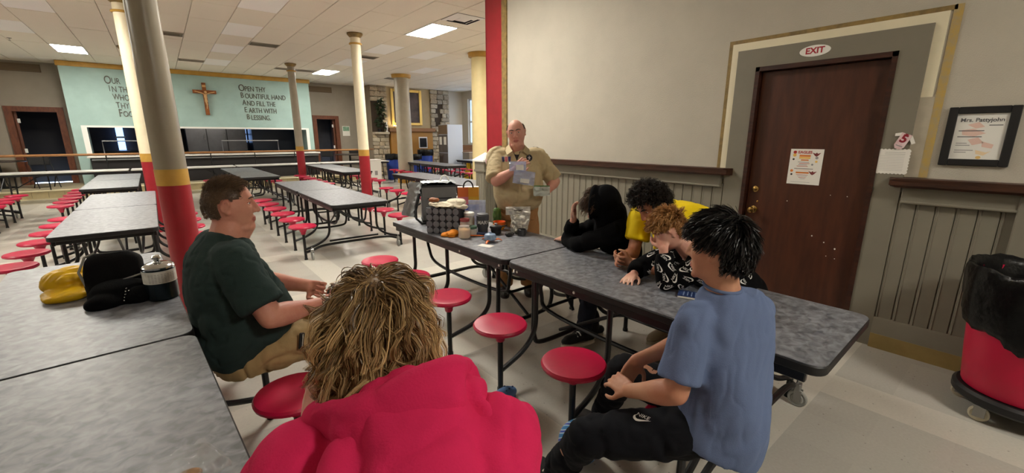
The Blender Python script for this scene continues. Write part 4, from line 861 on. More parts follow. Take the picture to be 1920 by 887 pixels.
    for a, d in zip(ank, (V(1, -.08, 0), V(1, .15, 0))): shoe(p, a, d, .29, mat('brown_shoe', (70, 52, 38), .5), mat('sole_dark', (40, 34, 30), .6))
    # pocket clip and belt
    c_ = MB(); c_.cbox(-.012, .012, -.005, .005, -.04, .04, .004); c_.transform(Matrix.Translation(Vector(V(.40, 2.115, .615) - p.base)) @ Matrix.Rotation(R(12), 4, 'Y') @ Matrix.Rotation(R(-10), 4, 'X')); obj('pocket_knife', c_, M_blackpl, p.t)
    c_ = MB(); c_.cbox(-.004, .004, -.008, -.004, -.03, .035, .002); c_.transform(Matrix.Translation(Vector(V(.402, 2.113, .615) - p.base)) @ Matrix.Rotation(R(12), 4, 'Y') @ Matrix.Rotation(R(-10), 4, 'X')); obj('clip', c_, M_chrome, p.t)
    return p
man_green()
cu = thing('metal_cup', 'small shiny metal canister held by the man in green', 'cup', (.578, 2.205, .775)); c_ = MB(); c_.lathe([(.018, 0), (.024, .005), (.024, .045), (.02, .05), (.012, .055), (.012, .06), (.02, .062), (.02, .066), (.001, .066)], 20); c_.transform(Matrix.Rotation(R(20), 4, 'Y')); obj('canister', c_, M_chrome, cu)

# ------------------------------------------------------------------ 2. child in the red hooded sweatshirt, seen from behind
def child_red():
    p = Person('child with wavy blond hair in a red hooded sweatshirt, seen from behind in the foreground', (.30, .64, 0), skin_mat('skin_fair', (222, 178, 156), (210, 150, 132)), M_lip)
    r = unit(V(.84, -.54, 0)); f = unit(V(.54, .84, 0)); hf = unit(V(.52, .80, -.12)); M = head_frame(hf, V(.1, .15, 1)); hc = V(.290, .785, 1.190); hs = .98
    spine = [V(.28, .60, .55), V(.25, .53, .75), V(.24, .52, .92), V(.245, .56, 1.05), V(.265, .64, 1.12)]
    shR, shL = V(.372, .512, 1.075), V(.100, .702, 1.01); elR, elL = V(.455, .675, .76), V(.135, .90, .80); wrR, wrL = V(.50, .86, .80), V(.150, .815, 1.02)
    hips = [V(.37, .58, .55), V(.22, .68, .55)]; knees = [V(.62, .90, .55), V(.40, 1.03, .55)]; ank = [V(.66, .97, .1), V(.48, 1.1, .1)]
    b = p.mb; head(b, hc, M, hs, 1.0); limb(b, [V(.25, .62, 1.09), V(.27, .68, 1.12), V(.285, .735, 1.14)], [.055, .052, .05], 16); core(b, spine, hips, knees, ank, .06)
    arm_skin(b, shR, elR, wrR, (.045, .04, .026)); arm_skin(b, shL, elL, wrL, (.045, .04, .026)); limb(b, [shR, shL], [.045, .045], 12, 3)
    hand(b, wrR, V(0, .9, .2), V(-.9, 0, 0), 1, .9, (.4,)*4); hand(b, wrL, V(.22, -.12, .95), V(.85, .1, -.1), 1, .92, (.3, .3, .35, .4), .4)
    p.finish_body(.0052, 4, hc, M, hs); p.eyes(hc, M, hs, 1.0)
    hm = hair_mat('hair_dark_blond', (96, 70, 42), (220, 184, 130), .38)
    mk = lambda d: d[2] > -.62 and not (d[1] > .42 and d[2] < .55) 
    hair_cap('hair_base', p.t, p.base, hc, M, hs, hm, lambda d: d[2] > -.5 and not (d[1] > .5 and d[2] < .5), 1.07, 1.0, .12)
    crown = unit(V(.02, -.28, .93))
    def flow(D):
        q = D - crown; return q/(np.linalg.norm(q, axis=1)[:, None] + .05)
    hair('hair', p.t, p.base, hc, M, hs, hm, mk, 430, 34, lambda D: .12 + .04*np.clip(-D[:, 1], 0, 1) - .05*np.clip(-D[:, 2], 0, 1), flow, 15, .010, 1.2, .0011, .0085, .24, .55, 5, 1.0, 1.09, .22, .08, ribbon=True, wave=.022, wfreq=24)
    hair('hair_curls', p.t, p.base, hc, M, hs, hm, lambda d: mk(d) and d[2] < .8, 200, 26, lambda D: .10 + .03*np.clip(-D[:, 1], 0, 1), flow, 16, .017, 1.5, .0010, .005, .40, .5, 9, 1.0, 1.14, .1, .12, ribbon=True, wave=.018, wfreq=30)
    # sweatshirt
    m = mat('red_fleece', (206, 40, 88), .95, var=.06, vscale=7, bump=.15, bscale=260, spec=.15); s = MB()
    r2 = unit(r + V(0, 0, .2)); torso(s, [V(.27, .58, .50), V(.25, .535, .70), V(.243, .525, .88), V(.245, .545, 1.01), V(.255, .59, 1.09), V(.268, .645, 1.135)], [r, r, r, r2, r2, r2], [.185, .195, .205, .20, .15, .085], [.15, .155, .155, .14, .115, .085])
    for sh, el, wr, o_ in ((shR, elR, wrR, shL), (shL, elL, wrL, shR)):
        limb(s, [mid(sh, o_, .2) + V(0, 0, .01), sh, mid(sh, el, .5), el], [.09, .088, .08, .068], 22); sleeve(s, [el, mid(el, wr, .5), mid(el, wr, .92)], [.066, .06, .046], 20)
    o = p.cloth('sweatshirt', s, m, .0075, 12, [dict(amp=.020, freq=7, seed=1, axis=(.3, .4, 1), squash=.4), dict(amp=.004, freq=24, seed=6, axis=(0, 0, 1), squash=.5)])
    # hood: a bag that hangs on the back and a folded rim round the neck
    s = MB(); nb = unit(V(-.42, -.62, .66)); vb = unit(np.cross(nb, r2)); s.ball(V(.222, .520, 1.085), (.125, .115, .055), 28, 18, np.stack([r2, vb, nb], 1)); s.ball(V(.262, .535, 1.115), (.10, .085, .055), 28, 18, np.stack([r2, vb, nb], 1))
    rim = [V(.165, .765, 1.075), V(.14, .70, 1.10), V(.160, .625, 1.13), V(.215, .56, 1.158), V(.285, .525, 1.185), V(.335, .535, 1.18), V(.372, .585, 1.15), V(.385, .66, 1.115)]
    limb(s, rim, [.018, .026, .032, .034, .036, .036, .030, .018], 16, 6, flat=(1.25, .8))
    limb(s, [V(.325, .535, 1.18), V(.335, .485, 1.125), V(.305, .435, 1.06), V(.24, .415, 1.01), V(.17, .44, .985)], [.022, .026, .026, .026, .02], 14, 6)
    p.cloth('hood', s, m, .0065, 6, [dict(amp=.020, freq=8, seed=12, axis=(.2, .3, 1), squash=.35), dict(amp=.003, freq=26, seed=3, axis=r, squash=.5)])
    m2 = mat('dark_denim', (44, 50, 66), .85, var=.1, vscale=8); s = MB(); torso(s, [V(.29, .61, .47), V(.28, .60, .55), V(.27, .585, .64)], [r]*3, [.16, .175, .17], [.14, .15, .145])
    for h, k, a in zip(hips, knees, ank): leg(s, h, k, a + V(0, 0, .03), (.085, .07, .06))
    p.cloth('trousers', s, m2, .010, 4, [dict(amp=.008, freq=12, seed=4, axis=f, squash=.4)])
    for a in ank: shoe(p, a, f, .26, mat('grey_shoe', (120, 120, 124), .6), M_white)
child_red()

# ------------------------------------------------------------------ 3. boy in the blue T-shirt, seated at the near end of the right table
def boy_blue():
    p = Person('boy with straight black hair in a blue T-shirt and black track trousers on a stool', (1.44, .64, 0), skin_mat('skin_tan', (196, 146, 116), (180, 122, 96)), M_lip)
    f = unit(V(-.40, .92, 0)); r = rt_of(f); ft = unit(V(.30, .95, 0)); rt2 = rt_of(ft); rm = unit(r + rt2); hf = unit(V(-.10, .99, -.03)); M = head_frame(hf, V(.02, .0, 1)); hc = V(1.435, .635, 1.205); hs = .98
    spine = [V(1.45, .64, .55), V(1.475, .595, .72), V(1.48, .59, .88), V(1.465, .605, 1.0), V(1.45, .615, 1.06)]
    shL, shR = V(1.318, .645, .962), V(1.600, .560, .960); elL, elR = V(1.240, .640, .735), V(1.66, .80, .74); wrL, wrR = V(1.255, .83, .640), V(1.405, .905, .680)
    hips = [V(1.365, .61, .55), V(1.53, .675, .55)]; knees = [V(1.125, .915, .455), V(1.50, 1.03, .54)]; ank = [V(1.18, 1.12, .11), V(1.645, 1.24, .105)]
    b = p.mb; head(b, hc, M, hs, 1.0); limb(b, [V(1.455, .615, 1.02), V(1.448, .62, 1.09), V(1.44, .63, 1.14)], [.062, .056, .054], 18); core(b, spine, hips, knees, ank, .06)
    arm_skin(b, shL, elL, wrL, (.05, .043, .028)); arm_skin(b, shR, elR, wrR, (.05, .042, .028)); limb(b, [shR, shL], [.045, .045], 12, 3)
    hand(b, wrL, V(.25, .93, -.05), V(.55, -.1, -.8), 1, .95, (.45, .5, .5, .55), .4); hand(b, wrR, V(-.35, .25, -.9), V(-.5, -.75, 0), -1, .95, (.25, .3, .35, .4), .3)
    p.finish_body(.0054, 4, hc, M, hs); p.eyes(hc, M, hs, 1.0, (50, 36, 28))
    hm = hair_mat('hair_black_straight', (8, 7, 8), (30, 26, 25), .35)
    mk = lambda d: (d[2] > .08 or (d[1] < -.12 and d[2] > -.42)) and not (d[1] > .3 and d[2] < .5) and not (abs(d[0]) > .7 and d[2] < .22 and d[1] > -.38)
    hair_cap('hair_base', p.t, p.base, hc, M, hs, hm, mk, 1.10, 1.0, .1)
    crown = unit(V(0, -.45, .85)); 
    def flow(D):
        q = D - crown; q = q/(np.linalg.norm(q, axis=1)[:, None] + .05); return q + V(0, .15, 0)
    hair('hair', p.t, p.base, hc, M, hs, hm, mk, 1100, 9, lambda D: .022 + .05*np.clip(D[:, 2] + .15, 0, 1), flow, 9, .002, 1, .0015, .007, .26, .25, 5, 1.0, 1.12, .1, .15)
    m = mat('blue_cotton', (98, 113, 146), .92, var=.05, vscale=6, bump=.15, bscale=240, spec=.2); s = MB()
    torso(s, [V(1.445, .61, .50), V(1.465, .585, .62), V(1.48, .58, .76), V(1.48, .588, .90), V(1.465, .602, 1.0), V(1.453, .613, 1.045), V(1.45, .616, 1.075)], [r, r, rm, rt2, rt2, rt2, rt2], [.185, .182, .172, .162, .145, .095, .064], [.172, .16, .138, .12, .10, .08, .064], [-.02, -.01, 0, 0, 0, 0, 0])
    for sh, el, o_ in ((shL, elL, shR), (shR, elR, shL)):
        sleeve(s, [mid(sh, o_, .2) + V(0, 0, .012), sh + V(0, 0, .004), mid(sh, el, .45), mid(sh, el, .82)], [.062, .066, .070, .076], 22)
    o = p.cloth('t_shirt', s, m, .0075, 14, [dict(amp=.008, freq=9, seed=2.5, axis=(.5, .2, .8), squash=.25), dict(amp=.0025, freq=30, seed=6, axis=(.3, 0, 1), squash=.3)])
    c_ = MB(); c_.tube([V(1.45, .617, 1.077) - p.base + r*.060*math.cos(t) + f*.060*math.sin(t) + V(0, 0, .006*math.sin(t + .6)) for t in np.linspace(0, 2*PI, 28)[:-1]], .006, 8, closed=True); obj('collar', c_, m, p.t)
    m2 = mat('black_jersey', (16, 17, 22), .9, var=.1, vscale=8, bump=.12, bscale=240, spec=.2); s = MB()
    torso(s, [V(1.45, .63, .47), V(1.45, .63, .54), V(1.455, .62, .60)], [r]*3, [.155, .160, .145], [.145, .145, .12])
    for h, k, a in zip(hips, knees, ank): leg(s, h + V(0, 0, -.01), k, a + V(0, 0, .02), (.094, .076, .064))
    tr_ = p.cloth('trousers', s, m2, .0085, 5, [dict(amp=.010, freq=10, seed=7, axis=r, squash=.4), dict(amp=.003, freq=28, seed=2, axis=r, squash=.5)])
    nrm = unit(V(-.55, -.45, .70)); decal('logo_print', bvh_of(tr_), V(1.235, .755, .57), nrm, V(-.30, .50, .55), logo_polys(.062, R(-75)), mat('white_print', (226, 224, 220), .7), p.t, p.base)
    mb_, mw = mat('black_suede', (30, 28, 28), .8), mat('white_leather', (220, 214, 204), .5)
    for a, d in zip(ank, (V(.15, 1, 0), V(-.02, 1, 0))):
        shoe(p, a, d, .27, mb_, mw, lace=mat('white_lace', (232, 228, 218), .7)); so = MB(); limb(so, [a + V(0, 0, -.03), a + V(0, 0, .05)], [.043, .04], 14, 3); so.v = [tuple(np.array(q) - p.base) for q in so.v]; obj('sock', so, mw, p.t)
boy_blue()

# ------------------------------------------------------------------ 4. standing man in the tan uniform shirt
def man_tan():
    p = Person('balding man in a tan uniform shirt and brown trousers standing behind the table', (2.70, 3.22, 0), skin_mat('skin_pink', (214, 164, 146), (202, 138, 122)), M_lip)
    f = unit(V(-.58, -.81, 0)); r = rt_of(f); hf = unit(V(-.72, -.68, -.10)); M = head_frame(hf, V(-.09, .07, 1)); hc = V(2.625, 3.155, 1.625); hs = 1.02
    spine = [V(2.70, 3.22, .92), V(2.70, 3.22, 1.10), V(2.69, 3.22, 1.28), V(2.685, 3.21, 1.42), V(2.67, 3.195, 1.49)]
    shR, shL = V(2.515, 3.33, 1.40), V(2.86, 3.095, 1.385); elR, elL = V(2.385, 3.16, 1.185), V(2.985, 2.985, 1.16); wrR, wrL = V(2.44, 2.95, 1.30), V(2.80, 2.90, 1.085)
    hips = [V(2.62, 3.27, .90), V(2.78, 3.16, .90)]; knees = [V(2.60, 3.28, .50), V(2.80, 3.14, .50)]; ank = [V(2.60, 3.32, .10), V(2.82, 3.18, .10)]
    b = p.mb; head(b, hc, M, hs, 1.06, .08, 1.02); limb(b, [V(2.67, 3.2, 1.44), V(2.65, 3.18, 1.52), V(2.64, 3.17, 1.57)], [.082, .072, .07], 18); b.ball(hc + M @ V(0, .025, -.105), (.06, .06, .035), 16, 10, M); limb(b, [hc + M @ V(0, .055, -.10), V(2.655, 3.18, 1.48)], [.04, .06], 14, 3); core(b, spine, hips, knees, ank)
    arm_skin(b, shR, elR, wrR, (.06, .05, .033)); arm_skin(b, shL, elL, wrL, (.06, .05, .033)); limb(b, [shR, shL], [.05, .05], 12, 3)
    hand(b, wrR, V(.35, -.45, .55), V(.6, .5, -.3), -1, 1.05, (.7, .75, .8, .9), .8); hand(b, wrL, V(-.75, -.45, -.02), V(.2, -.35, .9), 1, 1.05, (.55, .6, .6, .6), .6)
    p.finish_body(.005, 2, hc, M, hs); hm = hair_mat('hair_grey_brown', (66, 54, 44), (120, 104, 88)); p.eyes(hc, M, hs, 1.06, (60, 70, 76), hm, (-.1, 1, -.1))
    mk = lambda d: d[2] > -.25 and d[2] < .62 and d[1] < .12 and not (abs(d[0]) > .8 and d[2] < .0)
    hair_cap('hair_base', p.t, p.base, hc, M, hs, hm, mk, 1.012, 1.06, .3)
    hair('hair', p.t, p.base, hc, M, hs, hm, mk, 1000, 3, lambda D: .012 + 0*D[:, 0], lambda D: np.stack([0*D[:, 0], -.5 + 0*D[:, 0], -.6 + 0*D[:, 0]], 1), 4, 0, 1, .0011, .004, .5, .1, 3, 1.06, 1.012)
    m = mat('tan_uniform_cotton', (182, 164, 128), .8, var=.05, vscale=6, bump=.12, bscale=220); s = MB()
    torso(s, [V(2.70, 3.22, .90), V(2.70, 3.22, .97), V(2.70, 3.22, 1.08), V(2.695, 3.22, 1.22), V(2.69, 3.22, 1.33), V(2.685, 3.21, 1.415), V(2.675, 3.2, 1.47), V(2.668, 3.193, 1.495)], [r]*8, [.19, .225, .245, .235, .22, .19, .115, .085], [.165, .20, .215, .185, .16, .13, .10, .085], [.04, .07, .075, .045, .02, .0, 0, 0])
    for sh, el, o_ in ((shR, elR, shL), (shL, elL, shR)):
        sleeve(s, [mid(sh, o_, .22) + V(0, 0, .015), sh + V(0, 0, .008), mid(sh, el, .5), mid(sh, el, .92)], [.083, .09, .09, .092], 22)
    o = p.cloth('uniform_shirt', s, m, .008, 5, [dict(amp=.009, freq=9, seed=3, axis=(.2, .2, 1), squash=.3), dict(amp=.003, freq=26, seed=6, axis=r, squash=.4)])
    bv = bvh_of(o); th = .0
    # collar wings, dark undershirt, placket, pockets, patches
    for sx in (-1, 1):
        c_ = MB(); q0 = V(2.66, 3.185, 1.515); pts = [q0 - f*.05 + r*sx*.065 + V(0, 0, .012), q0 + f*.04 + r*sx*.075 + V(0, 0, -.01), q0 + f*.095 + r*sx*.05 + V(0, 0, -.055), q0 + f*.105 + r*sx*.10 + V(0, 0, -.09), q0 + f*.02 + r*sx*.12 + V(0, 0, -.045), q0 - f*.06 + r*sx*.10 + V(0, 0, -.02)]
        top = [q - p.base for q in pts]; n_ = unit(np.cross(top[2] - top[0], top[4] - top[0])); n_ = n_ if n_ @ f > 0 else -n_; k = len(top)
        c_.add(top + [q - n_*.008 for q in top], [tuple(range(k)), tuple(range(2*k - 1, k - 1, -1))] + [(i, (i+1) % k, (i+1) % k + k, i + k) for i in range(k)]); obj('collar', c_, m, p.t)
    O = lambda a, z: V(2.69, 3.215, z) + f*.2 + r*a
    decal('undershirt', bv, O(0.01, 1.425), f, V(0, 0, 1), [[(-.05, .055), (-.005, -.06), (.04, .055)]], mat('dark_undershirt', (36, 30, 34), .8), p.t, p.base, .004, .25)
    decal('placket', bv, O(0, 1.2), f, V(0, 0, 1), [[(-.016, .17), (.016, .17), (.016, -.22), (-.016, -.22)]], m, p.t, p.base, .004, .25)
    md = mat('patch_dark', (40, 38, 48), .8); 
    decal('round_badge', bv, O(-.105, 1.395), f, V(0, 0, 1), [ellpoly(.031, .031, 20)], md, p.t, p.base, .004, .25)
    decal('badge_emblem', bv, O(-.105, 1.395), f, V(0, 0, 1), [[(x*.020, y*.023) for x, y in ((0, 1), (.25, .3), (.9, .2), (.35, -.1), (.3, -.9), (0, -.5), (-.3, -.9), (-.35, -.1), (-.9, .2), (-.25, .3))]], mat('emblem_pale', (196, 190, 196), .8), p.t, p.base, .0055, .25)
    for q in range(3): decal('pocket_pin', bv, O(.085 + q*.03, 1.385), f, V(0, 0, 1), [[(-.013, .022), (.013, .022), (.010, -.02), (0, -.028), (-.010, -.02)]], mat(['pin_blue', 'pin_red', 'pin_navy'][q], [(60, 60, 120), (150, 60, 70), (50, 50, 90)][q], .7), p.t, p.base, .004, .25)
    for a in (.10, -.10):
        decal('pocket', bv, O(a, 1.285), f, V(0, 0, 1), [[(-.06, .065), (.06, .065), (.06, -.06), (.045, -.07), (-.045, -.07), (-.06, -.06)]], m, p.t, p.base, .0035, .25); decal('pocket_flap', bv, O(a, 1.34), f, V(0, 0, 1), [[(-.064, .02), (.064, .02), (.064, -.014), (0, -.032), (-.064, -.014)]], m, p.t, p.base, .007, .25)
    # shoulder patches
    ns = unit(r*.8 + f*.5); S0 = shR + r*.05 - V(0, 0, .05) + f*.02
    decal('flag_patch', bv, S0 + V(0, 0, .01), ns, V(0, 0, 1), [[(-.035, .022), (.035, .022), (.035, -.022), (-.035, -.022)]], mat('flag_red_white', (176, 92, 96), .8, col2=(216, 200, 200), vscale=160, stretch=(0, 0, 1)), p.t, p.base, .004, .25)
    decal('flag_canton', bv, S0 + V(0, 0, .02) + rt_of(-ns)*.0 , ns, V(0, 0, 1), [[(-.035, .012), (-.002, .012), (-.002, -.012), (-.035, -.012)]], mat('flag_blue', (60, 64, 110), .8), p.t, p.base, .0055, .25)
    decal('shoulder_emblem', bv, S0 - V(0, 0, .065), ns, V(0, 0, 1), [ellpoly(.027, .027, 16)], mat('patch_orange', (206, 150, 92), .8), p.t, p.base, .004, .25)
    for sh in (shR, shL):
        d = unit(V(2.68, 3.2, 1.47) - sh); decal('shoulder_loop', bv, sh + d*.03 + V(0, 0, .08), V(0, 0, 1), np.cross(V(0, 0, 1), d), [[(-.03, -.016), (.03, -.016), (.03, .016), (-.03, .016)]], mat('loop_dark', (70, 66, 50), .8), p.t, p.base, .005, .1)
    m2 = mat('brown_canvas', (164, 120, 76), .85, var=.06, vscale=6, bump=.15, bscale=200); s = MB()
    torso(s, [V(2.70, 3.22, .80), V(2.70, 3.22, .88), V(2.70, 3.22, .98)], [r]*3, [.195, .205, .20], [.16, .17, .175], [.0, .01, .03])
    for h, k, a in zip(hips, knees, ank): leg(s, h, k, a + V(0, 0, -.02), (.108, .092, .085))
    p.cloth('trousers', s, m2, .008, 5, [dict(amp=.010, freq=10, seed=9, axis=r, squash=.4), dict(amp=.003, freq=28, seed=1, axis=r, squash=.4)])
    for a in ank: shoe(p, a, f, .29, mat('dark_boot', (44, 38, 34), .5), mat('sole_dark', (40, 34, 30), .6))
man_tan()

# ------------------------------------------------------------------ 5. child in the black hooded sweatshirt leaning on the table
def child_black():
    p = Person('child in a black hooded sweatshirt with the hood up, leaning on the table', (2.80, 1.98, 0), skin_mat('skin_fair', (222, 178, 156), (210, 150, 132)), M_lip)
    f = unit(V(-.75, .66, 0)); r = rt_of(f); hf = unit(V(-.52, .85, .02)); M = head_frame(hf, V(-.05, .0, 1)); hc = V(2.455, 1.985, 1.10); hs = .95
    spine = [V(2.78, 1.97, .55), V(2.72, 1.95, .70), V(2.62, 1.93, .84), V(2.54, 1.945, .95), V(2.50, 1.96, 1.0)]
    shL, shR = V(2.44, 1.80, .925), V(2.62, 2.08, .93); elL, elR = V(2.335, 2.08, .79), V(2.42, 2.26, .79); wrL, wrR = V(2.43, 2.325, .782), V(2.37, 2.16, .98)
    hips = [V(2.72, 1.89, .55), V(2.80, 2.06, .55)]; knees = [V(2.42, 1.97, .54), V(2.5, 2.2, .54)]; ank = [V(2.37, 2.02, .10), V(2.52, 2.05, .10)]
    b = p.mb; head(b, hc, M, hs); limb(b, [V(2.51, 1.96, .97), V(2.48, 1.97, 1.04)], [.05, .048], 14); core(b, spine, hips, knees, ank, .06)
    arm_skin(b, shR, elR, wrR, (.04, .038, .025)); arm_skin(b, shL, elL, wrL, (.04, .038, .025)); limb(b, [shR, shL], [.04, .04], 12, 3)
    hand(b, wrL, V(.35, .93, -.12), V(.3, -.1, -1), -1, .88, (.35, .35, .4, .45), .3); hand(b, wrR, V(-.12, -.05, .98), V(.3, -.9, 0), -1, .9, (.35, .4, .45, .5), .3)
    p.finish_body(.0056, 4, hc, M, hs); p.eyes(hc, M, hs, 1.0, (70, 60, 50))
    hm = hair_mat('hair_brown', (44, 30, 22), (98, 70, 50)); mk = lambda d: d[1] > .05 and d[2] > .2 and d[2] < .99
    hair('hair', p.t, p.base, hc, M, hs, hm, lambda d: d[1] > -.2 and d[2] > .05 and not (d[1] > .75 and d[2] < .45), 420, 7, lambda D: .11 + 0*D[:, 0], lambda D: np.stack([D[:, 0]*.8, .9 + 0*D[:, 0], -.2 + 0*D[:, 0]], 1), 12, .008, 1.2, .0014, .006, .3, .7, 5, 1.0, 1.1, .1)
    m = mat('black_fleece', (11, 11, 13), .95, var=.1, vscale=8, bump=.15, bscale=240, spec=.12); s = MB()
    torso(s, [V(2.77, 1.965, .50), V(2.71, 1.945, .68), V(2.63, 1.93, .80), V(2.55, 1.94, .92), V(2.51, 1.955, .99)], [r]*5, [.165, .18, .195, .18, .10], [.14, .15, .15, .13, .09])
    for sh, el, wr, o_ in ((shL, elL, wrL, shR), (shR, elR, wrR, shL)):
        limb(s, [mid(sh, o_, .2), sh, mid(sh, el, .5), el], [.085, .085, .076, .062], 20); sleeve(s, [el, mid(el, wr, .5), mid(el, wr, .90)], [.06, .056, .046], 18)
    p.cloth('sweatshirt', s, m, .008, 5, [dict(amp=.010, freq=9, seed=4, axis=(.5, .5, .4), squash=.3)])
    s = MB(); back = M @ V(0, -1, 0)
    s.ball(hc + M @ V(0, -.03, .012), (.118, .128, .142), 28, 20, M); limb(s, [hc + M @ V(0, -.09, -.06), V(2.53, 1.93, .98)], [.11, .12], 18, 4)
    limb(s, [hc + M @ V(-.085, .045, -.09), hc + M @ V(-.106, .05, .0), hc + M @ V(-.075, .045, .10), hc + M @ V(0, .04, .135), hc + M @ V(.075, .045, .10), hc + M @ V(.106, .05, .0), hc + M @ V(.085, .045, -.09)], [.018]*7, 12, 6)
    me = remesh(s, .008, 5, 'hood'); v = get_v(me); q = (v - hc) @ M      # open the face side
    inside = (q[:, 1] > .045) & (np.hypot(q[:, 0]/.1, q[:, 2]/.125) < 1); q[inside, 1] = -.02; set_v(me, q @ M.T + hc); folds(me, .008, 9, 5, axis=M[:, 2], squash=.3); me.materials.clear(); place(me, p.base); link('hood', me, m, p.t)
    m2 = mat('dark_navy_jeans', (24, 28, 42), .85, var=.12, vscale=8); s = MB(); torso(s, [V(2.78, 1.97, .47), V(2.77, 1.965, .55), V(2.75, 1.96, .64)], [r]*3, [.15, .165, .16], [.14, .145, .14])
    for h, k, a in zip(hips, knees, ank): leg(s, h, k, a + V(0, 0, .02), (.08, .068, .06))
    p.cloth('trousers', s, m2, .009, 4, [dict(amp=.008, freq=12, seed=7, axis=r, squash=.4)])
    for a in ank: shoe(p, a, V(-.75, .25, 0), .26, mat('black_sneaker', (26, 26, 28), .6), mat('cream_sole', (214, 204, 184), .6), lace=M_paper)
child_black()

# ------------------------------------------------------------------ 6. boy in the yellow T-shirt leaning over the table
def boy_yellow():
    p = Person('boy with curly black hair in a yellow T-shirt leaning on the table with clasped hands', (2.90, 1.52, 0), skin_mat('skin_warm', (198, 148, 118), (182, 122, 98)), M_lip)
    f = unit(V(-.93, .36, 0)); r = rt_of(f); hf = unit(V(-.74, .15, -.62)); M = head_frame(hf, V(-.55, .25, .8)); hc = V(2.375, 1.505, 1.165); hs = 1.0
    spine = [V(2.93, 1.40, .86), V(2.82, 1.42, .98), V(2.68, 1.45, 1.05), V(2.56, 1.47, 1.07), V(2.48, 1.49, 1.09)]
    shR, shL = V(2.53, 1.67, 1.06), V(2.45, 1.33, 1.04); elR, elL = V(2.43, 1.655, .80), V(2.25, 1.35, .80); wrR, wrL = V(2.31, 1.665, .80), V(2.265, 1.545, .795)
    hips = [V(2.95, 1.31, .85), V(2.95, 1.50, .85)]; knees = [V(2.93, 1.30, .47), V(2.90, 1.55, .45)]; ank = [V(3.0, 1.35, .10), V(2.95, 1.66, .10)]
    b = p.mb; head(b, hc, M, hs, 1.0, 0, 1.0); limb(b, [V(2.52, 1.48, 1.09), V(2.45, 1.49, 1.12), V(2.41, 1.50, 1.13)], [.058, .053, .05], 16); core(b, spine, hips, knees, ank, .06)
    arm_skin(b, shR, elR, wrR, (.05, .043, .028)); arm_skin(b, shL, elL, wrL, (.05, .042, .028)); limb(b, [shR, shL], [.045, .045], 12, 3)
    hand(b, wrR, V(-.75, -.25, .0), V(.25, -.85, -.2), 1, .98, (.75, .8, .85, .9), .6); hand(b, wrL, V(-.3, .75, .02), V(.7, .35, .4), -1, .98, (.75, .8, .85, .9), .6)
    p.finish_body(.0054, 3, hc, M, hs); hm = hair_mat('hair_black_curly', (14, 11, 10), (44, 34, 28), .5); p.eyes(hc, M, hs, 1.0, (50, 36, 28), hm, (0, 1, -.3))
    mk = lambda d: (d[2] > .12 or (d[1] < 0 and d[2] > -.35)) and not (d[1] > .45 and d[2] < .6)
    hair_cap('hair_base', p.t, p.base, hc, M, hs, hm, mk, 1.12, 1.0, .1)
    hair('hair', p.t, p.base, hc, M, hs, hm, mk, 1500, 4, lambda D: .055 + .012*np.clip(D[:, 2], 0, 1), lambda D: D*.2, 9, .011, 2.2, .0017, .004, 1.2, .08, 5, 1.0, 1.05, 0, .9)
    m = mat('yellow_jersey', (240, 208, 20), .75, var=.04, vscale=6, bump=.12, bscale=240, spec=.25); s = MB()
    torso(s, [V(2.97, 1.395, .84), V(2.88, 1.41, .94), V(2.78, 1.43, 1.01), V(2.66, 1.455, 1.045), V(2.56, 1.47, 1.06), V(2.50, 1.485, 1.085)], [r]*6, [.17, .18, .185, .19, .165, .075], [.12, .13, .135, .13, .105, .07])
    for sh, el, o_ in ((shR, elR, shL), (shL, elL, shR)):
        sleeve(s, [mid(sh, o_, .2) + V(0.01, 0, .008), sh, mid(sh, el, .4), mid(sh, el, .64)], [.075, .082, .084, .086], 22)
    # the front of the shirt hangs down below the chest
    limb(s, [V(2.48, 1.48, 1.02), V(2.46, 1.47, .95)], [.085, .05], 16, 4, flat=(1, 1))
    p.cloth('t_shirt', s, m, .0078, 5, [dict(amp=.010, freq=10, seed=2, axis=(.2, .1, 1), squash=.25), dict(amp=.0025, freq=28, seed=6, axis=(.3, 0, 1), squash=.3)])
    m2 = mat('dark_grey_trousers', (48, 46, 48), .85, var=.1, vscale=8); s = MB(); torso(s, [V(2.97, 1.40, .76), V(2.96, 1.40, .86), V(2.90, 1.41, .94)], [r]*3, [.165, .17, .165], [.12, .125, .12])
    for h, k, a in zip(hips, knees, ank): leg(s, h, k, a + V(0, 0, .02), (.092, .076, .066))
    p.cloth('trousers', s, m2, .010, 4, [dict(amp=.008, freq=12, seed=7, axis=r, squash=.4)])
    for a in ank: shoe(p, a, V(-1, .1, 0), .28, mat('tan_suede', (150, 134, 110), .8), mat('tan_sole', (168, 154, 130), .7))
boy_yellow()

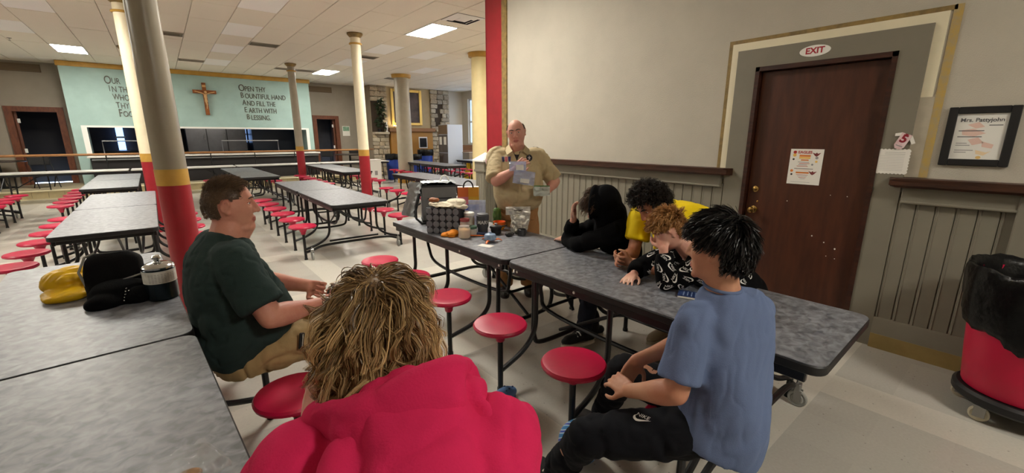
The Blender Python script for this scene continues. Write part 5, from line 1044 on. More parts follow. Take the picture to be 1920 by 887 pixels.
# ------------------------------------------------------------------ 7. red-haired child resting the face in a hand
def child_ginger():
    p = Person('red-haired child in a black logo-print hoodie resting face in hand on the table', (2.78, 1.05, 0), skin_mat('skin_pale', (226, 182, 160), (214, 150, 132)), M_lip)
    f = unit(V(-.86, .5, 0)); r = rt_of(f); hf = unit(V(-.48, .66, -.58)); M = head_frame(hf, V(-.35, .4, .8)); hc = V(2.165, 1.245, 1.075); hs = .93
    spine = [V(2.74, 1.0, .55), V(2.62, 1.03, .70), V(2.45, 1.08, .83), V(2.32, 1.13, .91), V(2.26, 1.17, .95)]
    shL, shR = V(2.20, 1.03, .90), V(2.37, 1.30, .88); elL, elR = V(2.105, 1.205, .79), V(2.21, 1.46, .785); wrL, wrR = V(2.10, 1.235, .975), V(2.115, 1.425, .775)
    hips = [V(2.70, .92, .55), V(2.76, 1.09, .55)]; knees = [V(2.40, 1.05, .54), V(2.44, 1.2, .54)]; ank = [V(2.45, 1.02, .1), V(2.5, 1.2, .1)]
    b = p.mb; head(b, hc, M, hs); limb(b, [V(2.27, 1.165, .93), V(2.22, 1.20, 1.0)], [.05, .047], 14); core(b, spine, hips, knees, ank, .055)
    arm_skin(b, shR, elR, wrR, (.038, .036, .024)); arm_skin(b, shL, elL, wrL, (.038, .036, .024)); limb(b, [shR, shL], [.04, .04], 12, 3)
    hand(b, wrR, V(-.75, -.15, -.12), V(-.1, .0, -1), 1, .85, (.45, .45, .5, .5), .3, .25); hand(b, wrL, V(.25, .35, .75), V(.7, .45, .3), 1, .85, (.5, .55, .6, .65), .3)
    p.finish_body(.0054, 3, hc, M, hs); hm = hair_mat('hair_ginger', (128, 82, 42), (206, 156, 96), .45); p.eyes(hc, M, hs, 1.0, (70, 84, 90), hm)
    mk = lambda d: (d[2] > .1 or (d[1] < -.1 and d[2] > -.45)) and not (d[1] > .5 and d[2] < .62) and not (abs(d[0]) > .72 and d[2] < .22 and d[1] > -.35)
    hair_cap('hair_base', p.t, p.base, hc, M, hs, hm, mk, 1.05, 1.0, .2)
    hair('hair', p.t, p.base, hc, M, hs, hm, mk, 900, 7, lambda D: np.where(D[:, 2] > .35, .05, .014), lambda D: np.stack([D[:, 0]*.4, .55 + 0*D[:, 0], -.15 + 0*D[:, 0]], 1), 10, .006, 1.0, .0016, .006, .45, .25, 5, 1.0, 1.05, .1, .2)
    m = mat('black_print_fleece', (12, 12, 14), .95, var=.1, vscale=8, bump=.15, bscale=240, spec=.12); s = MB()
    torso(s, [V(2.73, 1.0, .50), V(2.61, 1.03, .68), V(2.47, 1.075, .79), V(2.34, 1.12, .87), V(2.27, 1.16, .93)], [r]*5, [.155, .165, .175, .165, .095], [.13, .14, .14, .125, .085])
    for sh, el, wr, o_ in ((shL, elL, wrL, shR), (shR, elR, wrR, shL)):
        limb(s, [mid(sh, o_, .2), sh, mid(sh, el, .5), el], [.08, .08, .072, .058], 20); sleeve(s, [el, mid(el, wr, .5), mid(el, wr, .86)], [.056, .054, .046], 18)
    limb(s, [V(2.20, 1.05, .985), V(2.27, 1.06, .985), V(2.33, 1.13, .975), V(2.33, 1.22, .965)], [.035, .045, .045, .035], 14, 5)
    o = p.cloth('sweatshirt', s, m, .0075, 5, [dict(amp=.008, freq=10, seed=4, axis=(.5, .5, .4), squash=.3)])
    bv = bvh_of(o); mw = mat('white_print', (226, 224, 220), .7); rs_ = random.Random(4); tocam = unit(V(-.80, -.42, .42))
    side = unit(np.cross(V(0, 0, 1), tocam)); upv = np.cross(tocam, side); c0 = V(2.22, 1.10, .84)
    for iu in range(-4, 5):
        for iv in range(-4, 4):
            u_ = iu*.062 + (.031 if iv % 2 else 0) + rs_.uniform(-.008, .008); v_ = iv*.05 + rs_.uniform(-.006, .006); og = c0 + side*u_ + upv*v_
            hit = bv[0].ray_cast(Vector(og + tocam*.3), Vector(-tocam), .6)
            if hit[0] is None: continue
            n_ = np.array(hit[1]); n_ = n_ if n_ @ tocam > 0 else -n_
            if n_ @ tocam < .22: continue
            decal('logo_print', bv, np.array(hit[0]), n_, upv, logo_polys(.056, rs_.choice((.3, -.5, 1.1, 1.7, 2.5, -1.2))), mw, p.t, p.base, .0022, .03)
    m2 = mat('dark_grey_trousers', (48, 46, 48), .85, var=.1, vscale=8); s = MB(); torso(s, [V(2.74, 1.0, .47), V(2.73, 1.0, .55), V(2.70, 1.01, .62)], [r]*3, [.14, .155, .15], [.13, .135, .13])
    for h, k, a in zip(hips, knees, ank): leg(s, h, k, a + V(0, 0, .02), (.075, .064, .056))
    p.cloth('trousers', s, m2, .010, 4, [dict(amp=.008, freq=12, seed=7, axis=r, squash=.4)])
    for a in ank: shoe(p, a, V(-1, .2, 0), .25, mat('black_sneaker', (26, 26, 28), .6), mat('cream_sole', (214, 204, 184), .6))
child_ginger()
# ================================================================== wall things near the door
TOP = .742
def wall_frame(y, z, x=WX): return frame_mat((x, y, z), (0, -1, 0), (0, 0, 1))     # local x = to the right on the wall, y up, z out of the wall
def wobj(name, mb, m, parent): return obj(name, mb, m, parent)
def wall_thing(name, label, cat, y, z, x=WX):
    t = thing(name, label, cat); t.matrix_world = wall_frame(y, z, x); return t
def ptext(name, s, m, parent, x, y, size, z=.002, **k):
    me = text_mesh(s, size, .0004, **k); me.transform(Matrix.Translation((x, y, z))); me.materials.clear(); return link(name, me, m, parent)
def bar(name, x0, x1, y0, y1, m, parent, z=.0012, dz=.0006): b = MB(); b.box(x0, x1, y0, y1, z, z + dz); return obj(name, b, m, parent)
M_ink = mat('ink_black', (44, 40, 44), .7); M_inkr = mat('ink_red', (176, 52, 44), .7); M_inko = mat('ink_orange', (216, 128, 60), .7); M_inkg = mat('ink_grey', (150, 146, 146), .7); M_inkp = mat('ink_pink', (226, 186, 170), .7); M_inky = mat('ink_yellow', (232, 186, 90), .7)
t = wall_thing('exit_sign', 'oval white sign with red lettering above the door', 'sign', 1.25, 2.243, WX - .025)
b = MB(); b.prism(ellpoly(.105, .042, 36), 0, .004, .001); obj('sign_plate', b, M_white, t); ptext('lettering', 'EXIT', mat('exit_red', (168, 44, 58), .6), t, 0, 0, .062, .0045, bold=.002)
t = wall_thing('poster', 'white notice with orange and red print taped to the door', 'poster', 1.213, 1.345, WX + .03)
b = MB(); b.box(-.118, .118, -.145, .145, .0005, .001); obj('sheet', b, M_paper, t)
ptext('lettering', 'EAGLES', M_inkr, t, -.012, .118, .03, bold=.0008); bar('print_block', -.05, .03, .082, .098, M_inko, t); bar('print_block', -.05, .03, .066, .08, M_inky, t); bar('print_block', -.035, .02, .05, .06, M_inko, t)
for q, (x0, x1) in enumerate(((-.055, .025), (-.045, .03), (-.05, .012), (-.06, .02))): bar('print_line', x0, x1, .036 - q*.011, .040 - q*.011, M_inkr if q % 2 else M_inkg, t)
for (x, y, r_, m) in ((-.085, .118, .013, M_inkr), (-.085, .094, .013, M_inky), (-.09, .06, .008, M_ink), (.075, .075, .011, M_inkg), (.075, .045, .009, M_inky), (.05, .02, .008, M_inkg), (-.092, -.035, .011, M_inko), (-.09, -.065, .008, M_ink)):
    b = MB(); b.prism(ellpoly(r_, r_, 14, (x, y)), .0011, .0017); obj('print_spot', b, m, t)
for (x, y) in ((.07, .105), (.06, -.045)):
    b = MB(); b.prism([(x - .03, y + .012), (x - .008, y + .004), (x, y + .014), (x + .008, y + .004), (x + .03, y + .012), (x + .012, y - .012), (x, y - .02), (x - .012, y - .012)], .0011, .0017); obj('print_spot', b, mat('ink_maroon', (120, 50, 50), .7), t)
bar('print_line', -.075, .06, -.018, -.014, M_ink, t); bar('print_line', -.06, .04, -.03, -.026, M_inkp, t); bar('print_block', -.06, .035, -.055, -.042, M_inko, t)
for q in range(4): bar('print_line', -.055 + .01*q, .03 - .006*q, -.068 - q*.011, -.065 - q*.011, (M_inkr, M_inkg, M_inkr, M_inkg)[q], t)
bar('print_line', -.09, .05, -.128, -.126, M_inkg, t)
t = wall_thing('picture_frame', 'black framed white certificate on the wall above the right ledge', 'frame', .268, 1.588, WX)
for (a, b_, c_, d_) in ((-.158, -.114, -.187, .187), (.114, .158, -.187, .187), (-.114, .114, .144, .187), (-.114, .114, -.187, -.144)): b = MB(); b.cbox(a, b_, c_, d_, 0, .024, .004); obj('frame_bar', b, M_blackpl, t)
b = MB(); b.box(-.116, .116, -.146, .146, .002, .006); obj('sheet', b, M_paper, t)
ptext('lettering', 'Mrs. Pattyjohn', M_ink, t, .0, .103, .033, .0072, bold=.0007)
for q, (x0, x1, y) in enumerate(((.035, .095, .068), (-.095, .02, .034), (-.095, .015, -.004), (-.095, -.045, -.045), (-.095, -.03, -.058), (-.095, -.01, -.09), (-.095, -.04, -.103))): bar('print_line', x0, x1, y, y + .005, M_ink if q < 3 else M_inkg, t, .0068)
for q, pl in enumerate(([(-.06, .075), (-.01, .09), (.02, .06), (-.02, .05)], [(-.08, .04), (-.03, .05), (.03, .02), (-.02, .0), (-.075, .01)], [(-.045, -.02), (.0, -.005), (.03, -.04), (-.02, -.055)], [(.02, -.03), (.075, -.05), (.07, -.075), (.025, -.065)], [(.0, -.085), (.05, -.1), (.07, -.09), (.04, -.12), (.005, -.11)])):
    b = MB(); b.prism(pl, .0062, .0066); obj('print_spot', b, M_inkp if q != 4 else mat('ink_peach', (236, 206, 160), .7), t)
b = MB(); b.prism(ellpoly(.012, .01, 12, (.02, -.132)), .0066, .0072); obj('print_spot', b, M_inky, t)
b = MB(); b.box(-.114, .114, -.144, .144, .012, .0135); obj('glass', b, mat('frame_glass', (240, 244, 246), .05, alpha=.07, spec=.6), t)
t = wall_thing('wall_calendar', 'white scalloped schedule sheet pinned beside the door casing', 'sheet', .658, 1.415, WX - .026)
pl = [(-.084, .083)] + [(-.084 + .021*k + .0105*(j), .083 + (.006 if j else 0)) for k in range(8) for j in (0, 1)] + [(.084, .083)] + [(.084 + (.006 if j else 0), .083 - .021*k - .0105*j) for k in range(8) for j in (0, 1)] + [(.084, -.085)] + [(.084 - .021*k - .0105*j, -.085 - (.006 if j else 0)) for k in range(8) for j in (0, 1)] + [(-.084, -.085)]
b = MB(); b.prism(pl[::-1], .001, .002); obj('sheet', b, M_paper, t)
for q in range(12): bar('print_line', -.075 if q > 1 else -.05, .06, .062 - q*.0115, .0632 - q*.0115, M_ink if q < 2 else M_inkg, t, .0022)
t = wall_thing('door_tag', 'pink and white numbered jersey-shaped tag hanging by the door casing', 'tag', .625, 1.56, WX - .03)
T = Matrix.Rotation(R(-22), 4, 'Z')
def tg(name, pl, m, z, dz=.003): b = MB(); b.prism(pl, z, z + dz); b.transform(T); return obj(name, b, m, t)
tg('tag_body', [(-.03, .05), (.03, .05), (.03, -.04), (.015, -.06), (-.015, -.06), (-.03, -.04)][::-1], mat('tag_pink', (216, 178, 182), .7, col2=(228, 206, 206), vscale=30), .006)
tg('sleeve', [(-.03, .05), (-.062, .03), (-.055, .012), (-.03, .025)], M_paper, .004); tg('sleeve', [(.03, .05), (.07, .01), (.055, -.005), (.03, .02)][::-1], M_paper, .004)
me = text_mesh('5', .075, .0006, bold=.003); me.transform(T @ Matrix.Translation((0, .012, .0098))); me.materials.clear(); link('lettering', me, mat('jersey_red', (140, 30, 44), .7), t)
tg('print_line', [(-.02, -.035), (.02, -.035), (.02, -.041), (-.02, -.041)][::-1], M_inkg, .009, .001); tg('collar', [(-.012, .05), (.012, .05), (.0, .036)][::-1], mat('jersey_red', (140, 30, 44), .7), .009, .001)

# ================================================================== rubbish barrel on a dolly
tb = thing('trash_barrel', 'red rubbish barrel with a black liner on a wheeled dolly by the right wall', 'trash can', (3.60, -.17, 0))
b = MB(); b.lathe([(.235, .17), (.24, .18), (.262, .40), (.285, .70), (.30, .80), (.312, .81), (.312, .84), (.29, .84), (.27, .60), (.23, .2), (.001, .2)], 48); obj('barrel', b, mat('barrel_red', (196, 16, 62), .4, var=.04, vscale=6), tb)
b = MB(); prof = [(.255, .55), (.31, .57), (.318, .62), (.322, .70), (.326, .80), (.33, .86), (.322, .885), (.30, .88), (.285, .84), (.27, .70), (.25, .5), (.001, .45)]; b.lathe(prof, 72)
v = np.array(b.v); ang = np.arctan2(v[:, 1], v[:, 0]); k = (vnoise(np.stack([np.cos(ang)*4, np.sin(ang)*4, v[:, 2]*9], 1)) + .6*vnoise(np.stack([np.cos(ang)*11, np.sin(ang)*11, v[:, 2]*7], 1)))
rr = np.hypot(v[:, 0], v[:, 1]); out_ = (rr > .25) & (v[:, 2] > .5); sc_ = np.where(out_, 1 + .035*k, 1); v[:, 0] *= sc_; v[:, 1] *= sc_; v[:, 2] += np.where(v[:, 2] < .66, -.07*np.sin(ang*2 + 2.2) - .03*k, .016*k); b.v = [tuple(q) for q in v]
obj('bin_liner', b, mat('black_liner', (8, 8, 9), .3, bump=.6, bscale=20, spec=.35), tb, sharp=80)
b = MB(); b.lathe([(.001, .10), (.255, .10), (.27, .115), (.27, .15), (.255, .165), (.001, .165)], 40); obj('dolly', b, M_blackpl, tb)
for q in range(5):
    a = 2*PI*q/5 + 2.55; x, y = .23*math.cos(a), .23*math.sin(a); b = MB(); b.cbox(x - .022, x - .016, y - .025, y + .025, .03, .105, .002); b.cbox(x + .016, x + .022, y - .025, y + .025, .03, .105, .002); b.cbox(x - .03, x + .03, y - .03, y + .03, .092, .105, .002); o = obj('caster', b, M_zinc, tb)
    b = MB(); b.lathe([(.001, -.014), (.02, -.014), (.024, -.010), (.036, -.013), (.044, -.008), (.044, .008), (.036, .013), (.024, .010), (.02, .014), (.001, .014)], 24); b.transform(Matrix.Translation((x, y, .045)) @ Matrix.Rotation(PI/2, 4, 'Y')); obj('wheel', b, mat('caster_cream', (196, 188, 166), .5), o)

# ================================================================== things on the left table
t = thing('fuel_canister', 'dark steel canister with white label and chrome lid on the left table', 'canister', (-.10, 2.85, TOP))
b = MB(); b.lathe([(.064, 0), (.07, .006), (.07, .165), (.064, .172), (.001, .172)], 36); obj('body', b, mat('dark_steel', (34, 46, 52), .25, metal=.6), t)
b = MB(); b.lathe([(.0712, .095), (.0712, .160)], 36); obj('label', b, mat('canister_label', (206, 202, 192), .5, col2=(226, 224, 216), vscale=30), t)
for q in range(9):
    a = R(-125 + q*11); b = MB(); ct = V(math.cos(a), math.sin(a), 0); tn = V(-math.sin(a), math.cos(a), 0)
    for z in (.104, .112, .12, .128, .136, .144): b.obox(ct*.0716 + V(0, 0, z), tn*.005, V(0, 0, .0012), ct*.0004)
    obj('label_print', b, M_inkg, t)
b = MB(); b.lathe([(.071, .170), (.072, .178), (.066, .186), (.045, .196), (.02, .201), (.012, .202), (.012, .212), (.020, .218), (.022, .226), (.016, .234), (.001, .236)], 36); obj('lid', b, M_chrome, t)
# soft bags made by remeshing blobs
def soft(name, blobs, m, parent, base, voxel=.007, smooth=5, fold=(), cut=None):
    s = MB()
    for bl in blobs:
        if bl[0] == 'l': torso(s, bl[1], [bl[4]]*len(bl[1]), bl[2], bl[3], pw=3.4)
        elif bl[0] == 'b': s.ball(bl[1], bl[2], 24, 16, bl[3] if len(bl) > 3 else None)
        else: limb(s, bl[1], bl[2], 16, 5, flat=bl[3] if len(bl) > 3 else None)
    me = remesh(s, voxel, smooth, name)
    for f_ in fold: folds(me, **f_)
    if cut is not None: v = get_v(me); v[:, 2] = np.maximum(v[:, 2], cut); set_v(me, v)
    me.materials.clear(); place(me, base); return link(name, me, m, parent)
B = (-.44, 3.22, TOP); t = thing('yellow_sack', 'crumpled yellow stuff sack on the left table behind the black bag', 'sack', B)
soft('sack', [('b', V(-.48, 3.24, .815), (.12, .10, .075)), ('b', V(-.34, 3.22, .81), (.13, .09, .075)), ('b', V(-.50, 3.15, .77), (.10, .09, .035))], mat('yellow_nylon', (214, 168, 10), .45, var=.08, vscale=7, bump=.2, bscale=30), t, B, fold=[dict(amp=.014, freq=9, seed=3, axis=(1, .3, .2), squash=.3), dict(amp=.004, freq=30, seed=5, axis=(1, .3, 0), squash=.3)], cut=TOP + .001)
B = (-.27, 2.98, TOP); t = thing('black_bag', 'open black bag with upright back panel in front of the yellow sack', 'bag', B)
soft('back_panel', [('l', [V(-.285, 3.03, .745), V(-.285, 3.03, .80), V(-.282, 3.04, .90), V(-.280, 3.05, .955), V(-.278, 3.055, .985)], [.125, .13, .125, .11, .07], [.055, .06, .055, .045, .025], unit(V(.97, -.24, 0)))], mat('black_nylon', (13, 12, 13), .8, var=.1, vscale=8, bump=.15, bscale=120, spec=.15), t, B, fold=[dict(amp=.005, freq=10, seed=3, axis=(0, 0, 1), squash=.4)], cut=TOP + .001)
soft('front_pocket', [('b', V(-.27, 2.93, .785), (.14, .085, .07)), ('b', V(-.33, 2.87, .765), (.09, .06, .045)), ('b', V(-.2, 2.87, .77), (.07, .06, .05))], mat('black_mesh', (11, 11, 12), .9, bump=.5, bscale=300, spec=.1), t, B, fold=[dict(amp=.010, freq=14, seed=9, axis=(1, .3, 0), squash=.4)], cut=TOP + .001)
b = MB(); b.tube([V(-.385, 2.97, .80) - B, V(-.28, 2.93, .845) - B, V(-.165, 2.92, .875) - B], .006, 8); obj('zipper', b, M_steel, t)
b = MB()
for q in range(9): b.ball(V(-.235 - .004*abs(q - 4), 2.865 + .004*q, .825 - abs(q - 4)*.014) - B + V(.008 if q > 4 else -.004, -.035, 0), .004, 8, 6)
obj('bead_chain', b, M_chrome, t)
b = MB(); b.tube([V(-.40, 3.03, .80) - B, V(-.42, 3.03, .90) - B, V(-.39, 3.06, .97) - B, V(-.35, 3.07, .985) - B], .006, 8); obj('strap', b, mat('strap_grey', (130, 128, 120), .7), t)
def film(name, col=(226, 232, 238), alpha=.3, rough=.15):
    return mat(name, col, rough, alpha=alpha, spec=.8)
M_film = film('clear_film', alpha=.13); M_filmb = film('bluish_film', (190, 198, 226), .3, .2)
def crumple_sheet(name, w_, h_, M, m, parent, base, amp=.012, nx=22, ny=22, seed=0, thick=.0015, curve=0.0):
    P = []
    for j in range(ny + 1):
        for i in range(nx + 1): u_, v_ = i/nx - .5, j/ny - .5; P.append((u_*w_, v_*h_, curve*(1 - (2*u_)**2)))
    P = np.array(P); n_ = vnoise(P*26 + seed) + .5*vnoise(P*60 + seed); P[:, 2] += amp*(1 - 2*np.abs(n_)); Q = P.copy(); Q[:, 2] += thick
    b = MB(); k = (nx + 1)*(ny + 1); fs = [(j*(nx+1)+i, j*(nx+1)+i+1, (j+1)*(nx+1)+i+1, (j+1)*(nx+1)+i) for j in range(ny) for i in range(nx)]
    b.add(list(P) + list(Q), fs + [tuple(q + k for q in f_) for f_ in fs]); b.transform(M); b.v = [tuple(np.array(q) - np.asarray(base)) for q in b.v]; return obj(name, b, m, parent, sharp=180)
B = (-.06, 1.215, TOP); t = thing('plastic_bag', 'clear crumpled plastic bag at the near corner of the left table', 'bag', B)
crumple_sheet('film_front', .13, .12, frame_mat((-.055, 1.205, TOP + .035), (.9, .4, 0), (-.35, .8, .35)), M_film, t, B, .014); crumple_sheet('film_back', .13, .12, frame_mat((-.055, 1.205, TOP + .02), (.9, .4, 0), (-.4, .9, .1)), M_film, t, B, .012, seed=7)
soft('contents', [('b', V(-.065, 1.195, TOP + .018), (.035, .03, .012))], mat('brown_food', (150, 110, 70), .7, var=.2, vscale=40), t, B, cut=TOP + .004)

# ================================================================== camping gear on the right table
B = (1.92, 3.30, TOP); t = thing('dotted_basket', 'grey storage basket covered in round felt dots on the right table', 'basket', B, 0)
ax = unit(V(.62, -.785, 0)); dp = unit(V(.785, .62, 0)); M_felt = mat('grey_felt', (112, 114, 120), .9, var=.08, vscale=30, bump=.2, bscale=200); M_feltd = mat('dark_felt', (44, 45, 50), .9)
b = MB(); b.obox(ax*0 + V(0, 0, .115), ax*.15, dp*.085, V(0, 0, .115)); obj('basket_body', b, M_feltd, t)
for i in range(5):
    for j in range(4):
        c_ = ax*(-.124 + i*.062) - dp*.086 + V(0, 0, .029 + j*.058); b = MB(); b.tube([c_, c_ - dp*.004, c_ - dp*.006], [.0285, .0285, .024], 16); obj('felt_dot', b, M_felt, t)
for i in range(3):
    for j in range(4):
        c_ = -ax*.151 + dp*(-.057 + i*.057) + V(0, 0, .029 + j*.058); b = MB(); b.tube([c_, c_ - ax*.004, c_ - ax*.006], [.029, .029, .025], 16); obj('felt_dot', b, M_felt, t)
B = (1.98, 3.32, TOP + .24); t = thing('cream_cloth', 'cream cloth heaped on top of the dotted basket', 'cloth', B)
soft('cloth', [('b', V(1.93, 3.30, .99), (.15, .11, .018), np.stack([ax, dp, V(0, 0, 1)], 1)), ('b', V(2.02, 3.27, 1.01), (.09, .08, .03), np.stack([ax, dp, V(0, 0, 1)], 1)), ('t', [V(1.84, 3.42, .995), V(1.93, 3.22, .99), V(2.02, 3.10, .985)], [.016, .02, .014])], mat('cream_cotton', (216, 206, 184), .85, var=.05, vscale=8), t, B, .0065, 4, [dict(amp=.014, freq=17, seed=2, axis=(1, .3, .2), squash=.3), dict(amp=.004, freq=40, seed=4, axis=(1, 0, 0), squash=.4)])
B = (1.83, 3.40, 1.02); t = thing('bread_roll', 'small brown roll lying on the cream cloth', 'bread', B); soft('crust', [('b', V(1.84, 3.39, 1.035), (.04, .03, .022)), ('b', V(1.86, 3.36, 1.034), (.03, .028, .02))], mat('bread_brown', (150, 92, 56), .6, var=.12, vscale=30), t, B, .005, 4)
B = (2.14, 3.82, TOP); t = thing('cooler_bag', 'grey insulated cooler bag with its lid hanging open at the far end', 'cooler bag', B)
ca = unit(V(.92, -.39, 0)); cd = unit(V(.39, .92, 0)); M_cool = mat('cooler_grey', (116, 117, 119), .55, var=.06, vscale=8, bump=.1, bscale=60); M_coolt = mat('cooler_trim', (40, 42, 46), .6); M_sil = mat('silver_lining', (160, 165, 168), .35, metal=.3, bump=.5, bscale=24)
b = MB(); b.obox(V(0, 0, .19), ca*.17, cd*.11, V(0, 0, .19)); obj('bag_body', b, M_cool, t)
for z in (.02, .37): b = MB(); b.obox(V(0, 0, z), ca*.174, cd*.114, V(0, 0, .010)); obj('piping', b, M_coolt, t)
b = MB(); b.obox(-cd*.113 + V(0, 0, .16), ca*.12, cd*.006, V(0, 0, .09)); obj('front_pocket', b, M_cool, t); b = MB(); b.obox(-cd*.121 + V(0, 0, .25), ca*.12, cd*.003, V(0, 0, .006)); obj('zipper', b, M_coolt, t)
crumple_sheet('lid_flap', .20, .36, frame_mat(V(*B) - ca*.27 + V(0, 0, .235), cd*.75 - ca*.5, ca*.28 + V(0, 0, .95)), M_sil, t, B, .014, seed=3, thick=.012, curve=.05)
crumple_sheet('top_liner', .34, .22, frame_mat(V(*B) + V(0, 0, .395), ca, cd), M_sil, t, B, .014, seed=8, thick=.004)
b = MB(); b.tube([-ca*.20 + V(0, 0, .3) - cd*.1, -ca*.24 + V(0, 0, .18) - cd*.13, -ca*.24 + V(0, 0, .06) - cd*.15, -ca*.19 + V(0, 0, .012) - cd*.17, -ca*.13 + V(0, 0, .02) - cd*.16], .012, 8); obj('strap', b, M_coolt, t)
b = MB(); b.tube([ca*.07 + V(0, 0, .39) + (ca*.045*math.cos(q) + V(0, 0, .075*math.sin(q))) for q in np.linspace(0, PI, 12)], .008, 8); obj('white_handle', b, M_white, t)
B = (2.44, 3.72, TOP); t = thing('shopping_bag', 'shopping bag with orange, pink and blue panels beside the standing man', 'shopping bag', B)
sa = unit(V(.85, -.53, 0)); sd = unit(V(.53, .85, 0)); b = MB(); b.obox(V(0, 0, .17), sa*.11, sd*.05, V(0, 0, .17)); obj('bag_body', b, mat('bag_white', (226, 222, 214), .5), t)
for (z0, z1, cols) in ((.24, .34, [((232, 120, 60), -.11, 0), ((240, 176, 60), 0, .11)]), (.16, .24, [((226, 130, 150), -.11, 0), ((238, 196, 70), 0, .11)]), (.10, .16, [((40, 70, 170), -.11, .11)])):
    for q, (cl, x0, x1) in enumerate(cols): b = MB(); b.obox(sa*(x0 + x1)/2 - sd*.0515 + V(0, 0, (z0 + z1)/2), sa*(x1 - x0)/2, sd*.0015, V(0, 0, (z1 - z0)/2)); obj('colour_panel', b, mat('bag_col_%d_%d_%d' % cl, cl, .5), t)
b = MB(); b.tube([sa*(.05*math.cos(q)) - sd*.05 + V(0, 0, .335 + .07*math.sin(q)) for q in np.linspace(0, PI, 12)], .008, 8); obj('handle', b, M_blackpl, t)
def pouch(name, label, pos, w_, h_, right, up, m, cat='pouch', part='film', label_m=None, lab=(0, 0, .5, .3), seed=0, depth=.02):
    t = thing(name, label, cat, pos); M_ = frame_mat(pos, right, up); crumple_sheet(part, w_, h_, M_ @ Matrix.Translation((0, 0, depth/2)), m, t, pos, .012, seed=seed, curve=depth/2); crumple_sheet(part, w_, h_, M_ @ Matrix.Translation((0, 0, -depth/2)), m, t, pos, .008, seed=seed + 5, curve=-depth/2)
    if label_m is not None: crumple_sheet('label_patch', w_*lab[2], h_*lab[3], M_ @ Matrix.Translation((w_*lab[0], h_*lab[1], depth + .012)), label_m, t, pos, .002, 6, 6, curve=.002)
    return t
pouch('clear_pouch', 'bluish see-through pouch standing right of the cream cloth', (2.19, 3.20, TOP + .165), .16, .23, (.70, -.7, 0), (.1, .1, .97), M_filmb, seed=4)
# jars and tubs
M_glass = mat('clear_plastic', (236, 238, 236), .08, alpha=.35, spec=.8)
def jar(label, x, y, r_, h_, fill, fillh, lid=None, cat='jar'):
    t = thing('food_jar', label, cat, (x, y, TOP), 0, 'clear jars of food')
    b = MB(); b.lathe([(r_*.9, 0), (r_, .006), (r_, h_*.85), (r_*.88, h_*.95), (r_*.88, h_)], 28); obj('jar_wall', b, M_glass, t)
    b = MB(); b.lathe([(r_*.85, .004), (r_*.92, .01), (r_*.92, h_*fillh), (r_*.5, h_*(fillh + .06)), (.001, h_*(fillh + .07))], 24); obj('contents', b, fill, t)
    if lid is not None: b = MB(); b.lathe([(r_*.95, h_*.94), (r_*.97, h_*.95), (r_*.97, h_ + .012), (r_*.9, h_ + .016), (.001, h_ + .016)], 28); obj('lid', b, lid, t)
    return t
M_mixa = mat('dried_fruit', (206, 130, 60), .6, col2=(236, 196, 120), vscale=45); M_mixb = mat('red_mix', (166, 84, 66), .6, col2=(216, 150, 110), vscale=40); M_mixc = mat('pale_mix', (214, 196, 160), .7, col2=(186, 156, 120), vscale=40)
jar('open clear jar of orange dried food at the front of the gear', 1.92, 3.0, .052, .105, M_mixa, .72)
jar('clear jar with pale contents and white lid behind the front jar', 2.07, 3.15, .05, .17, M_mixc, .8, M_white); jar('clear jar with reddish contents and red lid leaning on the basket', 1.99, 3.10, .045, .13, M_mixb, .8, mat('lid_red', (150, 70, 70), .5)); jar('low clear jar with dark green lid between the basket and the grey cup', 2.02, 3.03, .045, .07, M_mixc, .7, mat('lid_green', (70, 100, 80), .5))
t = thing('insulated_cup', 'tall charcoal insulated cup with pale lettering', 'cup', (2.12, 3.01, TOP))
b = MB(); b.lathe([(.040, 0), (.044, .006), (.045, .06), (.052, .075), (.056, .16), (.057, .172), (.05, .178), (.048, .172), (.001, .168)], 36); obj('cup_body', b, mat('charcoal_sleeve', (70, 70, 74), .7, var=.06, vscale=30, bump=.15, bscale=200), t)
b = MB(); b.lathe([(.05, .17), (.05, .186), (.03, .192), (.001, .192)], 28); obj('cup_lid', b, mat('lid_grey', (92, 94, 96), .5), t)
def wrap_text(s, r_, a0, z, size, m, parent):
    me = text_mesh(s, size, .0004, bold=.001); v = get_v(me); a = a0 + v[:, 0]/r_; rr = r_ + .0012 + v[:, 2]; me.materials.clear(); set_v(me, np.stack([rr*np.cos(a), rr*np.sin(a), z + v[:, 1]], 1)); return link('lettering', me, m, parent)
wrap_text('MARV', .0545, math.atan2(-3.01, -2.12) + .1, .115, .042, mat('pale_lettering', (196, 194, 190), .6), t)
b = MB(); b.cbox(-.05, .05, -.02, .02, 0, .03, .008); b.transform(Matrix.Translation((-.04, -.03, 0)) @ Matrix.Rotation(R(-40), 4, 'Z')); obj('blue_base_clip', b, mat('navy_plastic', (52, 62, 92), .5), t)
t = thing('cooking_pot', 'small black pot with lid beside the charcoal cup', 'pot', (2.225, 2.955, TOP)); b = MB(); b.lathe([(.04, 0), (.046, .006), (.048, .05), (.056, .056), (.056, .066), (.05, .074), (.02, .08), (.001, .08)], 32); obj('pot_body', b, mat('pot_black', (28, 28, 30), .4), t); b = MB(); b.lathe([(.012, .08), (.012, .09), (.016, .095), (.001, .097)], 14); obj('lid_knob', b, M_steel, t); b = MB(); b.cbox(.05, .12, -.008, .008, .055, .065, .003); obj('handle', b, M_blackpl, t)
t = thing('gas_cartridge', 'blue gas cartridge on orange tripod feet at the front of the gear', 'gas cartridge', (2.01, 2.75, TOP)); b = MB(); b.lathe([(.044, .016), (.05, .024), (.05, .05), (.042, .064), (.02, .072), (.012, .074), (.012, .082), (.001, .082)], 32); obj('cartridge', b, mat('cartridge_blue', (110, 136, 170), .35, col2=(150, 170, 196), vscale=30), t)
